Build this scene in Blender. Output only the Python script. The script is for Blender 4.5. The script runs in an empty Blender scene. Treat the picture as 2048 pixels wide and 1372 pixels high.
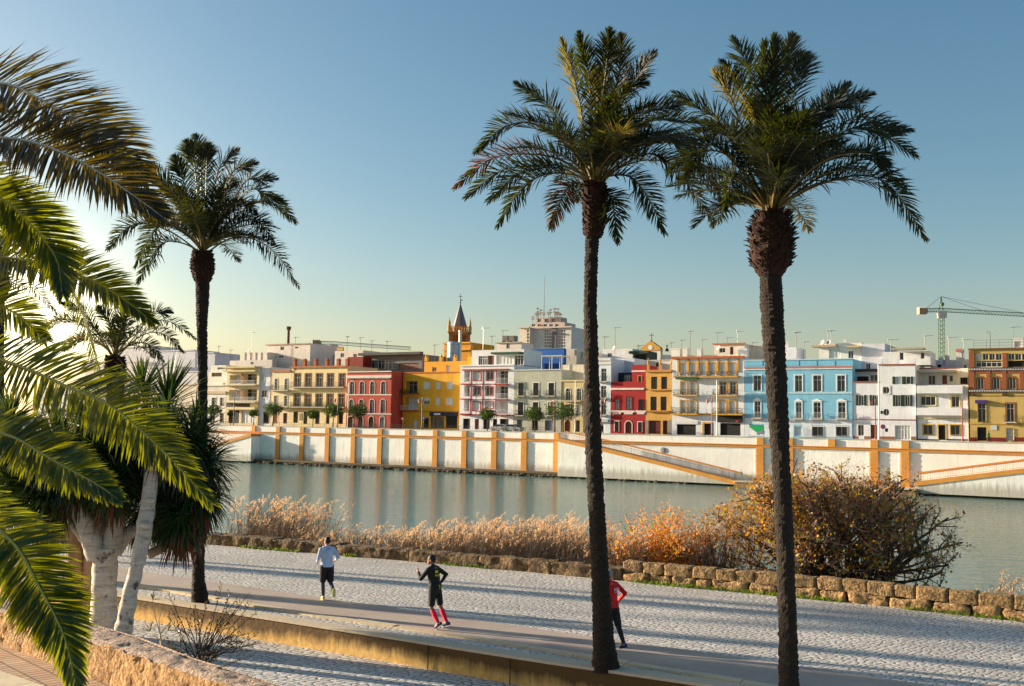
import bpy, bmesh, math, random
from math import radians, sin, cos, pi, atan2, sqrt
from mathutils import Vector, Matrix, Euler, noise
V = Vector
sc = bpy.context.scene
COL = sc.collection
random.seed(11)

# ---------------------------------------------------------------- camera, world, sun, exposure
F, ZCAM, HOR, ROLL = 2050.0, 8.8, 848.0, 0.018
CAM = V((0, 0, ZCAM))
PITCH = math.atan((HOR - 686) / F)
RC = Matrix.Rotation(pi / 2 + PITCH, 3, 'X') @ Matrix.Rotation(ROLL, 3, 'Z')
cd = bpy.data.cameras.new('camera'); co = bpy.data.objects.new('camera', cd); COL.objects.link(co)
cd.sensor_width = 36; cd.lens = 36 * F / 2048; cd.clip_start = 0.1; cd.clip_end = 6000
co.matrix_world = Matrix.Translation(CAM) @ RC.to_4x4()
sc.camera = co

SUN_AZ, SUN_EL = radians(69), radians(11)          # azimuth measured to the left of the view axis
SDIR = V((-sin(SUN_AZ) * cos(SUN_EL), cos(SUN_AZ) * cos(SUN_EL), sin(SUN_EL)))
sl = bpy.data.lights.new('sun', 'SUN'); so = bpy.data.objects.new('sun', sl); COL.objects.link(so)
sl.energy = 5.0; sl.angle = radians(0.8); sl.color = (1.0, 0.85, 0.63)
so.rotation_euler = (-SDIR).to_track_quat('-Z', 'Y').to_euler()

w = bpy.data.worlds.new('World'); sc.world = w; w.use_nodes = True
nt = w.node_tree; nt.nodes.clear()
def wn(t, **k):
    n = nt.nodes.new(t)
    for a, b in k.items(): setattr(n, a, b)
    return n
out = wn('ShaderNodeOutputWorld'); bg = wn('ShaderNodeBackground'); sky = wn('ShaderNodeTexSky')
sky.sky_type = 'NISHITA'; sky.sun_disc = False
sky.sun_elevation = SUN_EL; sky.sun_rotation = -SUN_AZ
sky.air_density = 1.0; sky.dust_density = 1.8; sky.ozone_density = 1.6
hs = wn('ShaderNodeHueSaturation'); hs.inputs['Saturation'].default_value = 1.22; hs.inputs['Hue'].default_value = 0.49
nt.links.new(sky.outputs[0], hs.inputs['Color'])
# pale glow low over the left horizon
ge = wn('ShaderNodeTexCoord'); dt = wn('ShaderNodeVectorMath', operation='DOT_PRODUCT'); gd = (RC @ V(((-10 - 1024) / F, (686 - 640) / F, -1))).normalized()
nt.links.new(ge.outputs['Generated'], dt.inputs[0]); dt.inputs[1].default_value = gd
pw = wn('ShaderNodeMath', operation='POWER'); nt.links.new(dt.outputs['Value'], pw.inputs[0]); pw.inputs[1].default_value = 420
mg = wn('ShaderNodeMix', data_type='RGBA', blend_type='ADD'); nt.links.new(pw.outputs[0], mg.inputs[0]); nt.links.new(hs.outputs[0], mg.inputs[6]); mg.inputs[7].default_value = (15.0, 12.6, 8.0, 1)
p2 = wn('ShaderNodeMath', operation='POWER'); nt.links.new(dt.outputs['Value'], p2.inputs[0]); p2.inputs[1].default_value = 70
m2 = wn('ShaderNodeMix', data_type='RGBA', blend_type='ADD'); nt.links.new(p2.outputs[0], m2.inputs[0]); nt.links.new(mg.outputs[2], m2.inputs[6]); m2.inputs[7].default_value = (1.3, 1.1, 0.6, 1)
# pale cream band of haze low in the sky
sx = wn('ShaderNodeSeparateXYZ'); nt.links.new(ge.outputs['Generated'], sx.inputs[0]); ab = wn('ShaderNodeMath', operation='ABSOLUTE'); nt.links.new(sx.outputs['Z'], ab.inputs[0])
iv = wn('ShaderNodeMath', operation='SUBTRACT'); iv.inputs[0].default_value = 1; nt.links.new(ab.outputs[0], iv.inputs[1]); p3 = wn('ShaderNodeMath', operation='POWER'); nt.links.new(iv.outputs[0], p3.inputs[0]); p3.inputs[1].default_value = 16
m3 = wn('ShaderNodeMix', data_type='RGBA', blend_type='ADD'); nt.links.new(p3.outputs[0], m3.inputs[0]); nt.links.new(m2.outputs[2], m3.inputs[6]); m3.inputs[7].default_value = (2.1, 1.5, 0.85, 1)
nt.links.new(m3.outputs[2], bg.inputs[0])
bg.inputs[1].default_value = 0.072
nt.links.new(bg.outputs[0], out.inputs[0])
vs = sc.view_settings
vs.view_transform = 'Standard'; vs.look = 'None'; vs.gamma = 1; vs.exposure = 1.3
sc.cycles.max_bounces = 6; sc.cycles.transparent_max_bounces = 8
sc.cycles.use_denoising = True

# ---------------------------------------------------------------- geometry of the view
def ray(u, v): return RC @ V(((u - 1024) / F, (686 - v) / F, -1))
def U(u, v, z):                                  # pixel -> point on the level z
    d = ray(u, v); return CAM + d * ((z - ZCAM) / d.z)
def D(u, v, y):                                  # pixel -> point at distance y
    d = ray(u, v); return CAM + d * (y / d.y)
WA, WB = U(508, 916, .9), U(2048, 985, .9)
E = (WB - WA); E.z = 0; E.normalize()
N = V((-E.y, E.x, 0))                            # away from the river
RZ = atan2(E.y, E.x)
def FP(u, v, off):                               # pixel -> (s, z) on the plane `off` metres behind the river wall
    d = ray(u, v); t = ((WA + N * off) - CAM).dot(N) / d.dot(N); p = CAM + d * t
    return (p - WA).dot(E), p.z
def WP(s, off, z):
    p = WA + E * s + N * off; p.z = z; return p

# ---------------------------------------------------------------- object helpers
def lin(c): c /= 255.0; return c / 12.92 if c <= .04045 else ((c + .055) / 1.055) ** 2.4
def C(r, g, b): return (lin(r), lin(g), lin(b), 1)
def empty(name, loc=(0, 0, 0), rz=0, label=None, cat=None, group=None, kind=None):
    o = bpy.data.objects.new(name, None); COL.objects.link(o); o.location = loc; o.rotation_euler = (0, 0, rz)
    o.empty_display_size = .2
    return tag(o, label, cat, group, kind)
def tag(o, label=None, cat=None, group=None, kind=None):
    for k, v in (('label', label), ('category', cat), ('group', group), ('kind', kind)):
        if v: o[k] = v
    return o
class MB:
    def __init__(s): s.v = []; s.f = []; s.m = []; s.mi = 0
    def add(s, vs, fs):
        b = len(s.v); s.v += [tuple(p) for p in vs]; s.f += [tuple(i + b for i in f) for f in fs]; s.m += [s.mi] * len(fs)
    def quad(s, a, b, c, d): s.add((a, b, c, d), ((0, 1, 2, 3),))
    def box(s, x0, x1, y0, y1, z0, z1):
        s.add([(x, y, z) for z in (z0, z1) for y in (y0, y1) for x in (x0, x1)],
              ((0, 2, 3, 1), (4, 5, 7, 6), (0, 1, 5, 4), (2, 6, 7, 3), (0, 4, 6, 2), (1, 3, 7, 5)))
    def tube(s, pts, rad, n=8, cap=True):
        pts = [V(p) for p in pts]; k = len(pts)
        if not hasattr(rad, '__len__'): rad = [rad] * k
        t0 = (pts[1] - pts[0]).normalized(); x = t0.orthogonal().normalized(); vs = []
        for i in range(k):
            t = (pts[min(i + 1, k - 1)] - pts[max(i - 1, 0)])
            t = t.normalized() if t.length > 1e-9 else t0
            x = (x - t * x.dot(t)); x = x.normalized() if x.length > 1e-6 else t.orthogonal().normalized()
            y = t.cross(x)
            for j in range(n):
                a = 2 * pi * j / n; vs.append(pts[i] + (x * cos(a) + y * sin(a)) * rad[i])
        fs = [(i * n + j, i * n + (j + 1) % n, (i + 1) * n + (j + 1) % n, (i + 1) * n + j) for i in range(k - 1) for j in range(n)]
        if cap: fs += [tuple(range(n - 1, -1, -1)), tuple(range((k - 1) * n, k * n))]
        s.add(vs, fs)
    def lathe(s, prof, n=16, o=(0, 0, 0)):             # prof: (r, z) bottom to top
        vs = [(o[0] + r * cos(2 * pi * j / n), o[1] + r * sin(2 * pi * j / n), o[2] + z) for r, z in prof for j in range(n)]
        k = len(prof)
        fs = [(i * n + j, i * n + (j + 1) % n, (i + 1) * n + (j + 1) % n, (i + 1) * n + j) for i in range(k - 1) for j in range(n)]
        fs += [tuple(range(n - 1, -1, -1)), tuple(range((k - 1) * n, k * n))]
        s.add(vs, fs)
    def ball(s, c, r, nu=10, nv=7):
        if not hasattr(r, '__len__'): r = (r, r, r)
        vs = []; fs = []
        for i in range(nv + 1):
            th = pi * (i + .02) / (nv + .04)
            for j in range(nu):
                ph = 2 * pi * j / nu
                vs.append((c[0] + r[0] * sin(th) * cos(ph), c[1] + r[1] * sin(th) * sin(ph), c[2] + r[2] * cos(th)))
        for i in range(nv):
            for j in range(nu): fs.append((i * nu + j, (i + 1) * nu + j, (i + 1) * nu + (j + 1) % nu, i * nu + (j + 1) % nu))
        fs += [tuple(range(nu)), tuple(range((nv + 1) * nu - 1, nv * nu - 1, -1))]
        s.add(vs, fs)
    def capsule(s, a, b, ra, rb, n=10):                # closed tapered capsule
        a = V(a); b = V(b); t = (b - a).normalized(); pts = []; rr = []
        for k in range(4): g = pi / 2 * (k + .12) / 4; pts.append(a - t * ra * cos(g)); rr.append(ra * sin(g))
        pts += [a, b]; rr += [ra, rb]
        for k in range(3, -1, -1): g = pi / 2 * (k + .12) / 4; pts.append(b + t * rb * cos(g)); rr.append(rb * sin(g))
        s.tube(pts, rr, n)
    def build(s, name, mats, parent=None, smooth=False):
        me = bpy.data.meshes.new(name); me.from_pydata(s.v, [], s.f)
        for m in (mats if isinstance(mats, (list, tuple)) else [mats]): me.materials.append(m)
        if any(s.m): me.polygons.foreach_set('material_index', s.m)
        if smooth: me.polygons.foreach_set('use_smooth', [True] * len(s.f))
        me.update()
        o = bpy.data.objects.new(name, me); COL.objects.link(o)
        if parent: o.parent = parent
        return o
def catmull(P, n):
    P = [V(p) for p in P]; P = [2 * P[0] - P[1]] + P + [2 * P[-1] - P[-2]]; out = []; m = len(P) - 3
    for i in range(n):
        t = i / (n - 1) * m; k = min(int(t), m - 1); t -= k; a, b, c, d = P[k:k + 4]
        out.append(.5 * ((2 * b) + (c - a) * t + (2 * a - 5 * b + 4 * c - d) * t * t + (3 * b - a - 3 * c + d) * t ** 3))
    return out

# ---------------------------------------------------------------- materials
MATS = {}
class NT:
    def __init__(s, name):
        s.m = bpy.data.materials.new(name); s.m.use_nodes = True; s.t = s.m.node_tree
        s.b = s.t.nodes['Principled BSDF']; s.out = s.t.nodes['Material Output']
    def n(s, t, ins=None, **k):
        n = s.t.nodes.new(t)
        for a, b in k.items(): setattr(n, a, b)
        for a, b in (ins or {}).items(): s.put(n.inputs[a], b)
        return n
    def put(s, sock, val):
        if isinstance(val, bpy.types.NodeSocket): s.t.links.new(val, sock)
        else: sock.default_value = val
    def coord(s, scale=(1, 1, 1), rot=0, kind='Object'):
        c = s.n('ShaderNodeTexCoord') if kind != 'World' else s.n('ShaderNodeNewGeometry')
        mp = s.n('ShaderNodeMapping', {'Vector': c.outputs['Position' if kind == 'World' else kind]})
        mp.inputs['Scale'].default_value = scale; mp.inputs['Rotation'].default_value = (0, 0, rot); return mp.outputs[0]
    def noise(s, vec, scale, detail=5, rough=.6):
        return s.n('ShaderNodeTexNoise', {'Vector': vec, 'Scale': scale, 'Detail': detail, 'Roughness': rough}).outputs['Fac']
    def ramp(s, fac, stops):
        r = s.n('ShaderNodeValToRGB', {'Fac': fac}); e = r.color_ramp.elements
        while len(e) < len(stops): e.new(.5)
        for x, (p, c) in zip(e, stops): x.position = p; x.color = c if hasattr(c, '__len__') else (c, c, c, 1)
        return r.outputs[0]
    def mix(s, fac, a, b, mode='MIX'):
        n = s.n('ShaderNodeMix', data_type='RGBA', blend_type=mode); s.put(n.inputs[0], fac); s.put(n.inputs[6], a); s.put(n.inputs[7], b)
        return n.outputs[2]
    def bump(s, h, st, dist):
        s.put(s.b.inputs['Normal'], s.n('ShaderNodeBump', {'Height': h, 'Strength': st, 'Distance': dist}).outputs[0])
    def fin(s, col=None, rough=.8, **k):
        if col is not None: s.put(s.b.inputs['Base Color'], col)
        s.put(s.b.inputs['Roughness'], rough)
        for a, b in k.items(): s.put(s.b.inputs[a.replace('_', ' ')], b)
        return s.m
def scalec(c, f): return (min(c[0] * f, 1), min(c[1] * f, 1), min(c[2] * f, 1), 1)
def plain(c, rough=.6, metal=0, name=None, var=.12, sc_=3.0):
    key = ('plain', c, rough, metal, var)
    if key not in MATS:
        g = NT(name or 'plain'); f = g.noise(g.coord(), sc_, 4)
        MATS[key] = g.fin(g.ramp(f, [(.3, scalec(c, 1 - var)), (.7, scalec(c, 1 + var))]), rough, Metallic=metal)
    return MATS[key]
def plaster(c, dirt=.35, name='plaster'):
    key = ('plaster', c, dirt)
    if key not in MATS:
        g = NT(name); v = g.coord()
        a = g.noise(v, .55, 6, .65); st = g.noise(g.coord((1.6, 1.6, .18)), 1.4, 5, .7); fine = g.noise(v, 9, 4)
        col = g.ramp(a, [(.3, scalec(c, .86)), (.7, scalec(c, 1.08))])
        col = g.mix(g.ramp(st, [(.48, 0.0), (.8, dirt)]), col, (c[0] * .45, c[1] * .42, c[2] * .38, 1))
        g.bump(fine, .35, .02)
        MATS[key] = g.fin(col, .85)
    return MATS[key]
def glassm(c=(.02, .03, .04, 1), name='window_glass'):
    key = ('glass', c)
    if key not in MATS:
        g = NT(name); f = g.noise(g.coord((.6, .6, .35)), 1.1, 3)
        MATS[key] = g.fin(g.ramp(f, [(.35, scalec(c, .6)), (.7, scalec(c, 1.6))]), .12)
    return MATS[key]
def leafm(name, c1, c2, tr=.35, scale=1.5, trc=None, rough=.45):
    g = NT(name); f = g.noise(g.coord(kind='World'), scale, 4)
    col = g.ramp(f, [(.3, c1), (.7, c2)]); g.fin(col, rough)
    t = g.n('ShaderNodeBsdfTranslucent', {'Color': trc if trc else col})
    mx = g.n('ShaderNodeMixShader', {0: tr, 1: g.b.outputs[0], 2: t.outputs[0]})
    g.t.links.new(mx.outputs[0], g.out.inputs[0]); return g.m
WHITE = C(232, 228, 220)
# ================================================================ SETTING: water, banks, roads
ZQ, ZL, ZW = 3.6, 3.05, 5.95                    # quay, lower road, upper walkway
ZS, ZT = 7.3, 7.53                              # far street, far wall top
def ext(P, a, b):                               # lengthen a polyline at both ends
    P = [V(p) for p in P]
    return [P[0] + (P[0] - P[1]).normalized() * a] + P + [P[-1] + (P[-1] - P[-2]).normalized() * b]
def at_par(P, k):                               # resample polyline to k points by arc length
    L = [0]
    for a, b in zip(P, P[1:]): L.append(L[-1] + (b - a).length)
    out = []; j = 0
    for i in range(k):
        s = L[-1] * i / (k - 1)
        while j < len(P) - 2 and s > L[j + 1]: j += 1
        out.append(P[j].lerp(P[j + 1], (s - L[j]) / max(L[j + 1] - L[j], 1e-6)))
    return out
def strip(name, A, B, z, mat, k=40, label=None, cat=None, kind='structure'):
    m = MB(); a = at_par(A, k); b = at_par(B, k)
    for p in (a, b):
        for q in p: q.z = z
    for i in range(k - 1): m.quad(a[i], a[i + 1], b[i + 1], b[i])
    return tag(m.build(name, mat), label, cat, kind=kind)

# --- water
g = NT('river_water')
v1 = g.coord((.5, 1.3, 1), RZ, 'World'); v2 = g.coord((2.6, 7, 1), .15, 'World')
h1 = g.noise(v1, .9, 3, .55); h2 = g.noise(v2, .9, 2, .5)
hh = g.n('ShaderNodeMath', {0: h1, 1: g.n('ShaderNodeMath', {0: h2, 1: .35}, operation='MULTIPLY').outputs[0]}, operation='ADD').outputs[0]
g.bump(hh, 1.0, .085)
mWATER = g.fin((.13, .25, .225, 1), .05, IOR=1.33)
m = MB(); m.quad((-900, 15, 0), (900, 15, 0), (900, 900, 0), (-900, 900, 0))
tag(m.build('river_water', mWATER), 'calm teal river with soft reflections of the white wall', 'river', kind='structure')

# --- cobbles
def cobble(name, sx, sy, rot, light, dark, rnd=.75):
    g = NT(name); v = g.coord((1 / sx, 1 / sy, .01), rot, 'World')
    wob = g.n('ShaderNodeTexNoise', {'Vector': v, 'Scale': .8, 'Detail': 2})
    vv = g.n('ShaderNodeVectorMath', {0: v, 1: g.n('ShaderNodeVectorMath', {0: wob.outputs['Color'], 1: (.5, .5, 0)}, operation='MULTIPLY').outputs[0]}, operation='ADD').outputs[0]
    ed = g.n('ShaderNodeTexVoronoi', {'Vector': vv, 'Scale': 1, 'Randomness': rnd}, feature='DISTANCE_TO_EDGE', voronoi_dimensions='2D').outputs['Distance']
    cl = g.n('ShaderNodeTexVoronoi', {'Vector': vv, 'Scale': 1, 'Randomness': rnd}, feature='F1', voronoi_dimensions='2D').outputs['Color']
    sep = g.n('ShaderNodeSeparateColor', {0: cl}).outputs[0]
    big = g.noise(g.coord((1, 1, 1), 0, 'World'), .35, 5)
    fine = g.noise(g.coord((1, 1, 1), 0, 'World'), 14, 4)
    col = g.ramp(sep, [(.0, scalec(light, .74)), (1, scalec(light, 1.1))])
    col = g.mix(g.ramp(fine, [(.35, .35), (.7, 0.0)]), col, scalec(light, .5))
    col = g.mix(g.ramp(big, [(.36, .5), (.58, 0.0)]), col, scalec(light, .55))
    joint = g.ramp(ed, [(.03, 1.0), (.12, 0.0)])
    col = g.mix(joint, col, dark)
    prof = g.ramp(ed, [(.0, 0.0), (.1, .62), (.28, .95), (.5, 1.0)])
    hh = g.n('ShaderNodeMath', {0: prof, 1: g.n('ShaderNodeMath', {0: sep, 1: .55}, operation='MULTIPLY').outputs[0]}, operation='ADD').outputs[0]
    hh = g.n('ShaderNodeMath', {0: hh, 1: g.n('ShaderNodeMath', {0: fine, 1: .3}, operation='MULTIPLY').outputs[0]}, operation='ADD').outputs[0]
    g.bump(hh, .6, .022)
    return g.fin(col, .7)
mCOB = cobble('quay_cobbles', .21, .115, -RZ, C(240, 232, 222), C(110, 98, 90))
mCOB2 = cobble('road_cobbles', .25, .14, -RZ + .1, C(236, 230, 222), C(100, 92, 88))
LP = ext([U(430, 1090, ZQ), U(860, 1126, ZQ), U(1280, 1165, ZQ), U(1640, 1199, ZQ), U(2048, 1243, ZQ)], 70, 25)
L1 = ext([U(283, 1143, ZQ), U(860, 1226.5, ZQ), U(1181, 1273, ZQ), U(1400, 1304, ZQ), U(1716, 1349, ZQ), U(1843, 1370, ZQ)], 80, 18)
L2 = ext([U(283, 1171, ZQ), U(626, 1229, ZQ), U(860, 1262, ZQ), U(1184, 1314, ZQ), U(1400, 1349, ZQ)], 80, 18)
LC = ext([U(272, 1194, 3.66), U(860, 1285, 3.66), U(1020, 1311, 3.66), U(1400, 1366, 3.66)], 80, 18)
CB = [p + N * .42 for p in LC]
strip('quay_pavement', LC, [p + N * 1.2 for p in LP], ZQ, mCOB, label='weathered cobbled quay between the stone parapet and concrete wall', cat='pavement')
g = NT('path_asphalt'); v = g.coord(kind='World'); a = g.noise(v, .6, 6, .65); b = g.noise(v, 60, 3)
g.bump(b, .4, .006)
col = g.ramp(a, [(.3, C(176, 156, 142)), (.7, C(204, 182, 166))]); col = g.mix(g.ramp(b, [(.4, .35), (.6, 0.0)]), col, C(112, 102, 96))
mPATH = g.fin(col, .8)
strip('running_path', L2, L1, ZQ + .006, mPATH, label='smooth pinkish grey asphalt path crossing the cobbles', cat='path')
# kerb stones along the near edge of the path
mKERB = plaster(C(214, 192, 158), .3, 'kerb_stone')
m = MB(); k = 90; a = at_par(L2, k); b = at_par([p - N * .26 for p in L2], k)
for i in range(k - 1):
    p0, p1, q1, q0 = a[i], a[i].lerp(a[i + 1], .985), b[i].lerp(b[i + 1], .985), b[i]; h = ZQ + .05 + random.uniform(-.012, .012)
    T = [V((p.x, p.y, h)) for p in (q0, q1, p1, p0)]; B = [V((p.x, p.y, ZQ - .05)) for p in (q0, q1, p1, p0)]
    m.add(B + T, ((4, 5, 6, 7), (0, 1, 5, 4), (1, 2, 6, 5), (2, 3, 7, 6), (3, 0, 4, 7)))
tag(m.build('path_kerb', mKERB), 'pale stone kerb along the near edge of the path', 'kerb', kind='structure')

# --- concrete wall between the quay and the lower road
g = NT('stained_concrete'); v = g.coord(kind='World')
sepz = g.n('ShaderNodeSeparateXYZ', {0: v}).outputs['Z']
st = g.noise(g.coord((2.2, 2.2, .35), 0, 'World'), 1.6, 6, .75); bl = g.noise(v, .22, 4); fi = g.noise(v, 7, 5)
hgt = g.n('ShaderNodeMapRange', {'Value': sepz, 'From Min': ZL, 'From Max': 3.62}).outputs[0]
x = g.n('ShaderNodeMath', {0: hgt, 1: st}, operation='ADD').outputs[0]
x = g.n('ShaderNodeMath', {0: x, 1: g.n('ShaderNodeMath', {0: bl, 1: 1.1}, operation='MULTIPLY').outputs[0]}, operation='ADD').outputs[0]
x = g.n('ShaderNodeMath', {0: x, 1: .5}, operation='MULTIPLY').outputs[0]
grow = g.ramp(x, [(.60, 0.0), (.84, 1.0)])
col = g.ramp(fi, [(.3, C(204, 156, 80)), (.7, C(232, 190, 116))])
col = g.mix(grow, col, C(96, 70, 34))
top = g.ramp(hgt, [(.985, 0.0), (1, 1.0)])
g.bump(fi, .5, .03)
mCONC = g.fin(col, .9)
mCTOP = plaster(C(206, 186, 160), .35, 'concrete_top')
root = empty('concrete_wall', LC[2], 0, 'long low concrete wall streaked with dark stains above the lower cobbles', 'wall')
def toloc(ps, o): return [p - V(o.location) for p in ps]
m = MB(); a = at_par(LC, 60); b = at_par(CB, 60)
for i in range(59):
    for (p, q, z0, z1) in ((a[i], a[i + 1], ZL - .2, 3.60),):
        m.quad(*toloc([V((p.x, p.y, z0)), V((q.x, q.y, z0)), V((q.x, q.y, z1)), V((p.x, p.y, z1))], root))
m.build('wall_face', mCONC, root)
m = MB()
for i in range(59):
    o_ = N * -.03
    T = [V((p.x, p.y, 3.66)) for p in (a[i] + o_, a[i + 1] + o_, b[i + 1], b[i])]; B = [V((p.x, p.y, 3.60)) for p in T]
    m.add(toloc(B + T, root), ((4, 5, 6, 7), (0, 1, 5, 4), (2, 3, 7, 6), (1, 0, 3, 2)))
m.build('coping', mCTOP, root)
m = MB()
for u, v_ in ((572, 1262), (709, 1288), (856, 1317), (1020, 1345)):      # vertical joints
    p = U(u, v_, 3.3); m.box(*sum([[c - .012, c + .012] for c in (p - V(root.location))[:2]], []), ZL - root.location.z, 3.59 - root.location.z)
m.build('joint', plain(C(40, 34, 26), .9), root)
# --- lower road, upper walkway and near wall
NF = ext([U(0, 1219, 6.36), U(219, 1289, 6.36), U(409, 1349, 6.36), U(487, 1372, 6.36)], 6, 3)
NB = ext([U(0, 1194, 6.36), U(203, 1253, 6.36), U(281, 1275, 6.36), U(387, 1316, 6.36), U(469, 1341, 6.36), U(531, 1361, 6.36)], 6, 3)
far = [p - N * 24 for p in LC]
strip('lower_road', far, [p + N * .05 for p in LC], ZL, mCOB2, label='lower cobbled road between the near wall and concrete wall', cat='road')
g = NT('paving_bricks'); v = g.coord((1, 1, 1), 0, 'World')
br = g.n('ShaderNodeTexBrick', {'Vector': g.coord((1, 1, 1), -RZ + .25, 'World'), 'Color1': C(214, 180, 146), 'Color2': C(190, 152, 120), 'Mortar': C(110, 88, 70),
    'Scale': 1, 'Mortar Size': .012, 'Brick Width': .105, 'Row Height': .24})
g.bump(br.outputs['Fac'], -.6, .01)
mBRK = g.fin(g.mix(g.ramp(g.noise(v, 3, 4), [(.35, .3), (.65, 0.0)]), br.outputs['Color'], C(150, 120, 98)), .8)
back = [p - N * 16 for p in NF]
strip('upper_walkway', back, [p + N * .1 for p in NF], ZW, mBRK, label='brick paved upper walkway beside the rough wall', cat='walkway')
p0, p1 = U(-120, 1316, ZW), U(60, 1380, ZW)
dk = (p1 - p0).normalized(); m = MB()
for i in range(7):
    a_ = p0 + dk * (i * .9 - .5); b_ = a_ + dk * .885; nn = V((-dk.y, dk.x, 0)) * -.35
    T = [V((p.x, p.y, ZW + .09)) for p in (a_ + nn, b_ + nn, b_, a_)]; B = [V((p.x, p.y, ZW - .1)) for p in T]
    m.add(B + T, ((4, 5, 6, 7), (0, 1, 5, 4), (1, 2, 6, 5), (2, 3, 7, 6), (3, 0, 4, 7)))
tag(m.build('walkway_kerb', plaster(C(226, 205, 170), .2, 'kerb_pale')), 'pale stone kerb on the upper walkway', 'kerb', kind='structure')

def rockmat(name, c, dk, sc_=1.0, b=.08):
    g = NT(name); v = g.coord(kind='World'); n1 = g.noise(v, 1.3 * sc_, 6, .7); n2 = g.noise(v, 9 * sc_, 6, .75)
    n3 = g.n('ShaderNodeTexVoronoi', {'Vector': v, 'Scale': 13 * sc_}).outputs['Distance']
    col = g.ramp(n1, [(.3, scalec(c, .72)), (.68, scalec(c, 1.15))])
    col = g.mix(g.ramp(n2, [(.36, .9), (.56, 0.0)]), col, dk)
    hh = g.n('ShaderNodeMath', {0: n2, 1: g.n('ShaderNodeMath', {0: n3, 1: .5}, operation='MULTIPLY').outputs[0]}, operation='ADD').outputs[0]
    g.bump(hh, 1.0, b); return g.fin(col, .92)
mNEAR = rockmat('rough_rockface', C(206, 160, 104), C(92, 62, 34), 1.6, .05)
mNTOP = rockmat('rough_rocktop', C(196, 170, 150), C(120, 96, 82), 2.2, .03)
def rough(p, k, amp): return V((noise.noise(p * k), noise.noise(p * k + V((31, 7, 3))), noise.noise(p * k + V((5, 53, 9))))) * amp
root = empty('rough_stone_wall', NF[2], 0, 'thick low wall of rough ochre stone beside the brick walkway', 'wall')
K = 260; a = at_par(NF, K); b = at_par(NB, K); o_ = V(root.location)
m = MB(); R = 9; vs = []
for i in range(K):
    for j in range(R + 1):
        p = a[i] - N * .02; p = V((p.x, p.y, ZW - .15 + (6.34 - ZW + .15) * j / R))
        q = p + rough(p, 6, .035) + rough(p, 17, .022) + rough(p, 40, .012); vs.append(q - o_)
m.add(vs, [(i * (R + 1) + j, (i + 1) * (R + 1) + j, (i + 1) * (R + 1) + j + 1, i * (R + 1) + j + 1) for i in range(K - 1) for j in range(R)])
m.build('wall_face', mNEAR, root, True)
m = MB(); R = 8; vs = []
for i in range(K):
    for j in range(R + 1):
        p = (a[i] - N * .02).lerp(b[i], j / R); p = V((p.x, p.y, 6.36 - (.03 if j in (0, R) else 0)))
        q = p + rough(p, 6, .02) + rough(p, 19, .018) + rough(p, 45, .01); vs.append(q - o_)
m.add(vs, [(i * (R + 1) + j, (i + 1) * (R + 1) + j, (i + 1) * (R + 1) + j + 1, i * (R + 1) + j + 1) for i in range(K - 1) for j in range(R)])
for i in range(0, K - 1): m.quad(b[i] - o_, V((b[i].x, b[i].y, ZL - .1)) - o_, V((b[i + 1].x, b[i + 1].y, ZL - .1)) - o_, b[i + 1] - o_)
m.build('wall_top', mNTOP, root, True)

# --- near river bank and far land
mBANK = rockmat('bank_soil', C(104, 84, 56), C(50, 40, 26), .6, .1)
m = MB(); a = at_par([p + N * .9 for p in LP], 60)
for i in range(59):
    prof = [(0, 3.3), (1.5, 2.6), (4.5, 1.2), (8, -.5)]
    for (d0, z0), (d1, z1) in zip(prof, prof[1:]):
        P, Q = a[i], a[i + 1]
        m.quad(V((P.x, P.y, 0)) + N * d0 + V((0, 0, z0)), V((Q.x, Q.y, 0)) + N * d0 + V((0, 0, z0)), V((Q.x, Q.y, 0)) + N * d1 + V((0, 0, z1)), V((P.x, P.y, 0)) + N * d1 + V((0, 0, z1)))
tag(m.build('river_bank', mBANK), 'earth bank sloping to the river', 'bank', kind='structure')
m = MB(); S0, S1 = -420, 320
m.quad(WP(S0, .5, ZS), WP(S1, .5, ZS), WP(S1 + 900, 1500, ZS), WP(S0 - 900, 1500, ZS))
tag(m.build('far_street', plaster(C(150, 140, 130), .3, 'street_paving')), 'street and ground on top of the far bank', 'street', kind='structure')
# ================================================================ FAR RIVER WALL
g = NT('river_wall_plaster'); v = g.coord(); a_ = g.noise(v, .35, 6, .65); st = g.noise(g.coord((1.2, 1.2, .12)), 1.6, 6, .75); fi = g.noise(g.coord((1, 1, .45)), 3.2, 5, .6); zz_ = g.n('ShaderNodeSeparateXYZ', {0: g.coord(kind='World')}).outputs['Z']
col = g.ramp(a_, [(.3, C(228, 226, 220)), (.65, C(246, 244, 238))]); col = g.mix(g.ramp(st, [(.52, 0.0), (.8, .4)]), col, C(150, 140, 122))
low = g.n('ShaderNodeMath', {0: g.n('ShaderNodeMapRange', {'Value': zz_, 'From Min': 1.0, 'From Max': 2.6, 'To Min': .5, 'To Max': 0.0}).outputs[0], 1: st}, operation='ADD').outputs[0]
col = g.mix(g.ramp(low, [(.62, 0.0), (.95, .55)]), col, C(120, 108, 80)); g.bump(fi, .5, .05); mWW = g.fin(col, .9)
mOCH = plaster(C(214, 148, 66), .3, 'ochre_stone'); mOC2 = plaster(C(204, 138, 62), .3, 'ochre_trim')
mRAIL = plain(C(120, 124, 132), .45, .6, 'galvanised_rail')
root = empty('river_wall', WP(0, 0, 0), RZ, 'long white plastered river wall with ochre pilasters across the water', 'wall')
def SZ(u, v, off=0): return FP(u, v, off)
m = MB()                                         # bumpy plaster face
S0, S1 = -420, 320
m.box(S0, S1, 0, .6, .3, ZT - .1); m.build('wall_face', mWW, root)
m = MB(); m.box(S0, S1, -.08, .7, ZT - .1, ZT); m.build('coping', plaster(C(190, 184, 174), .3), root)
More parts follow.
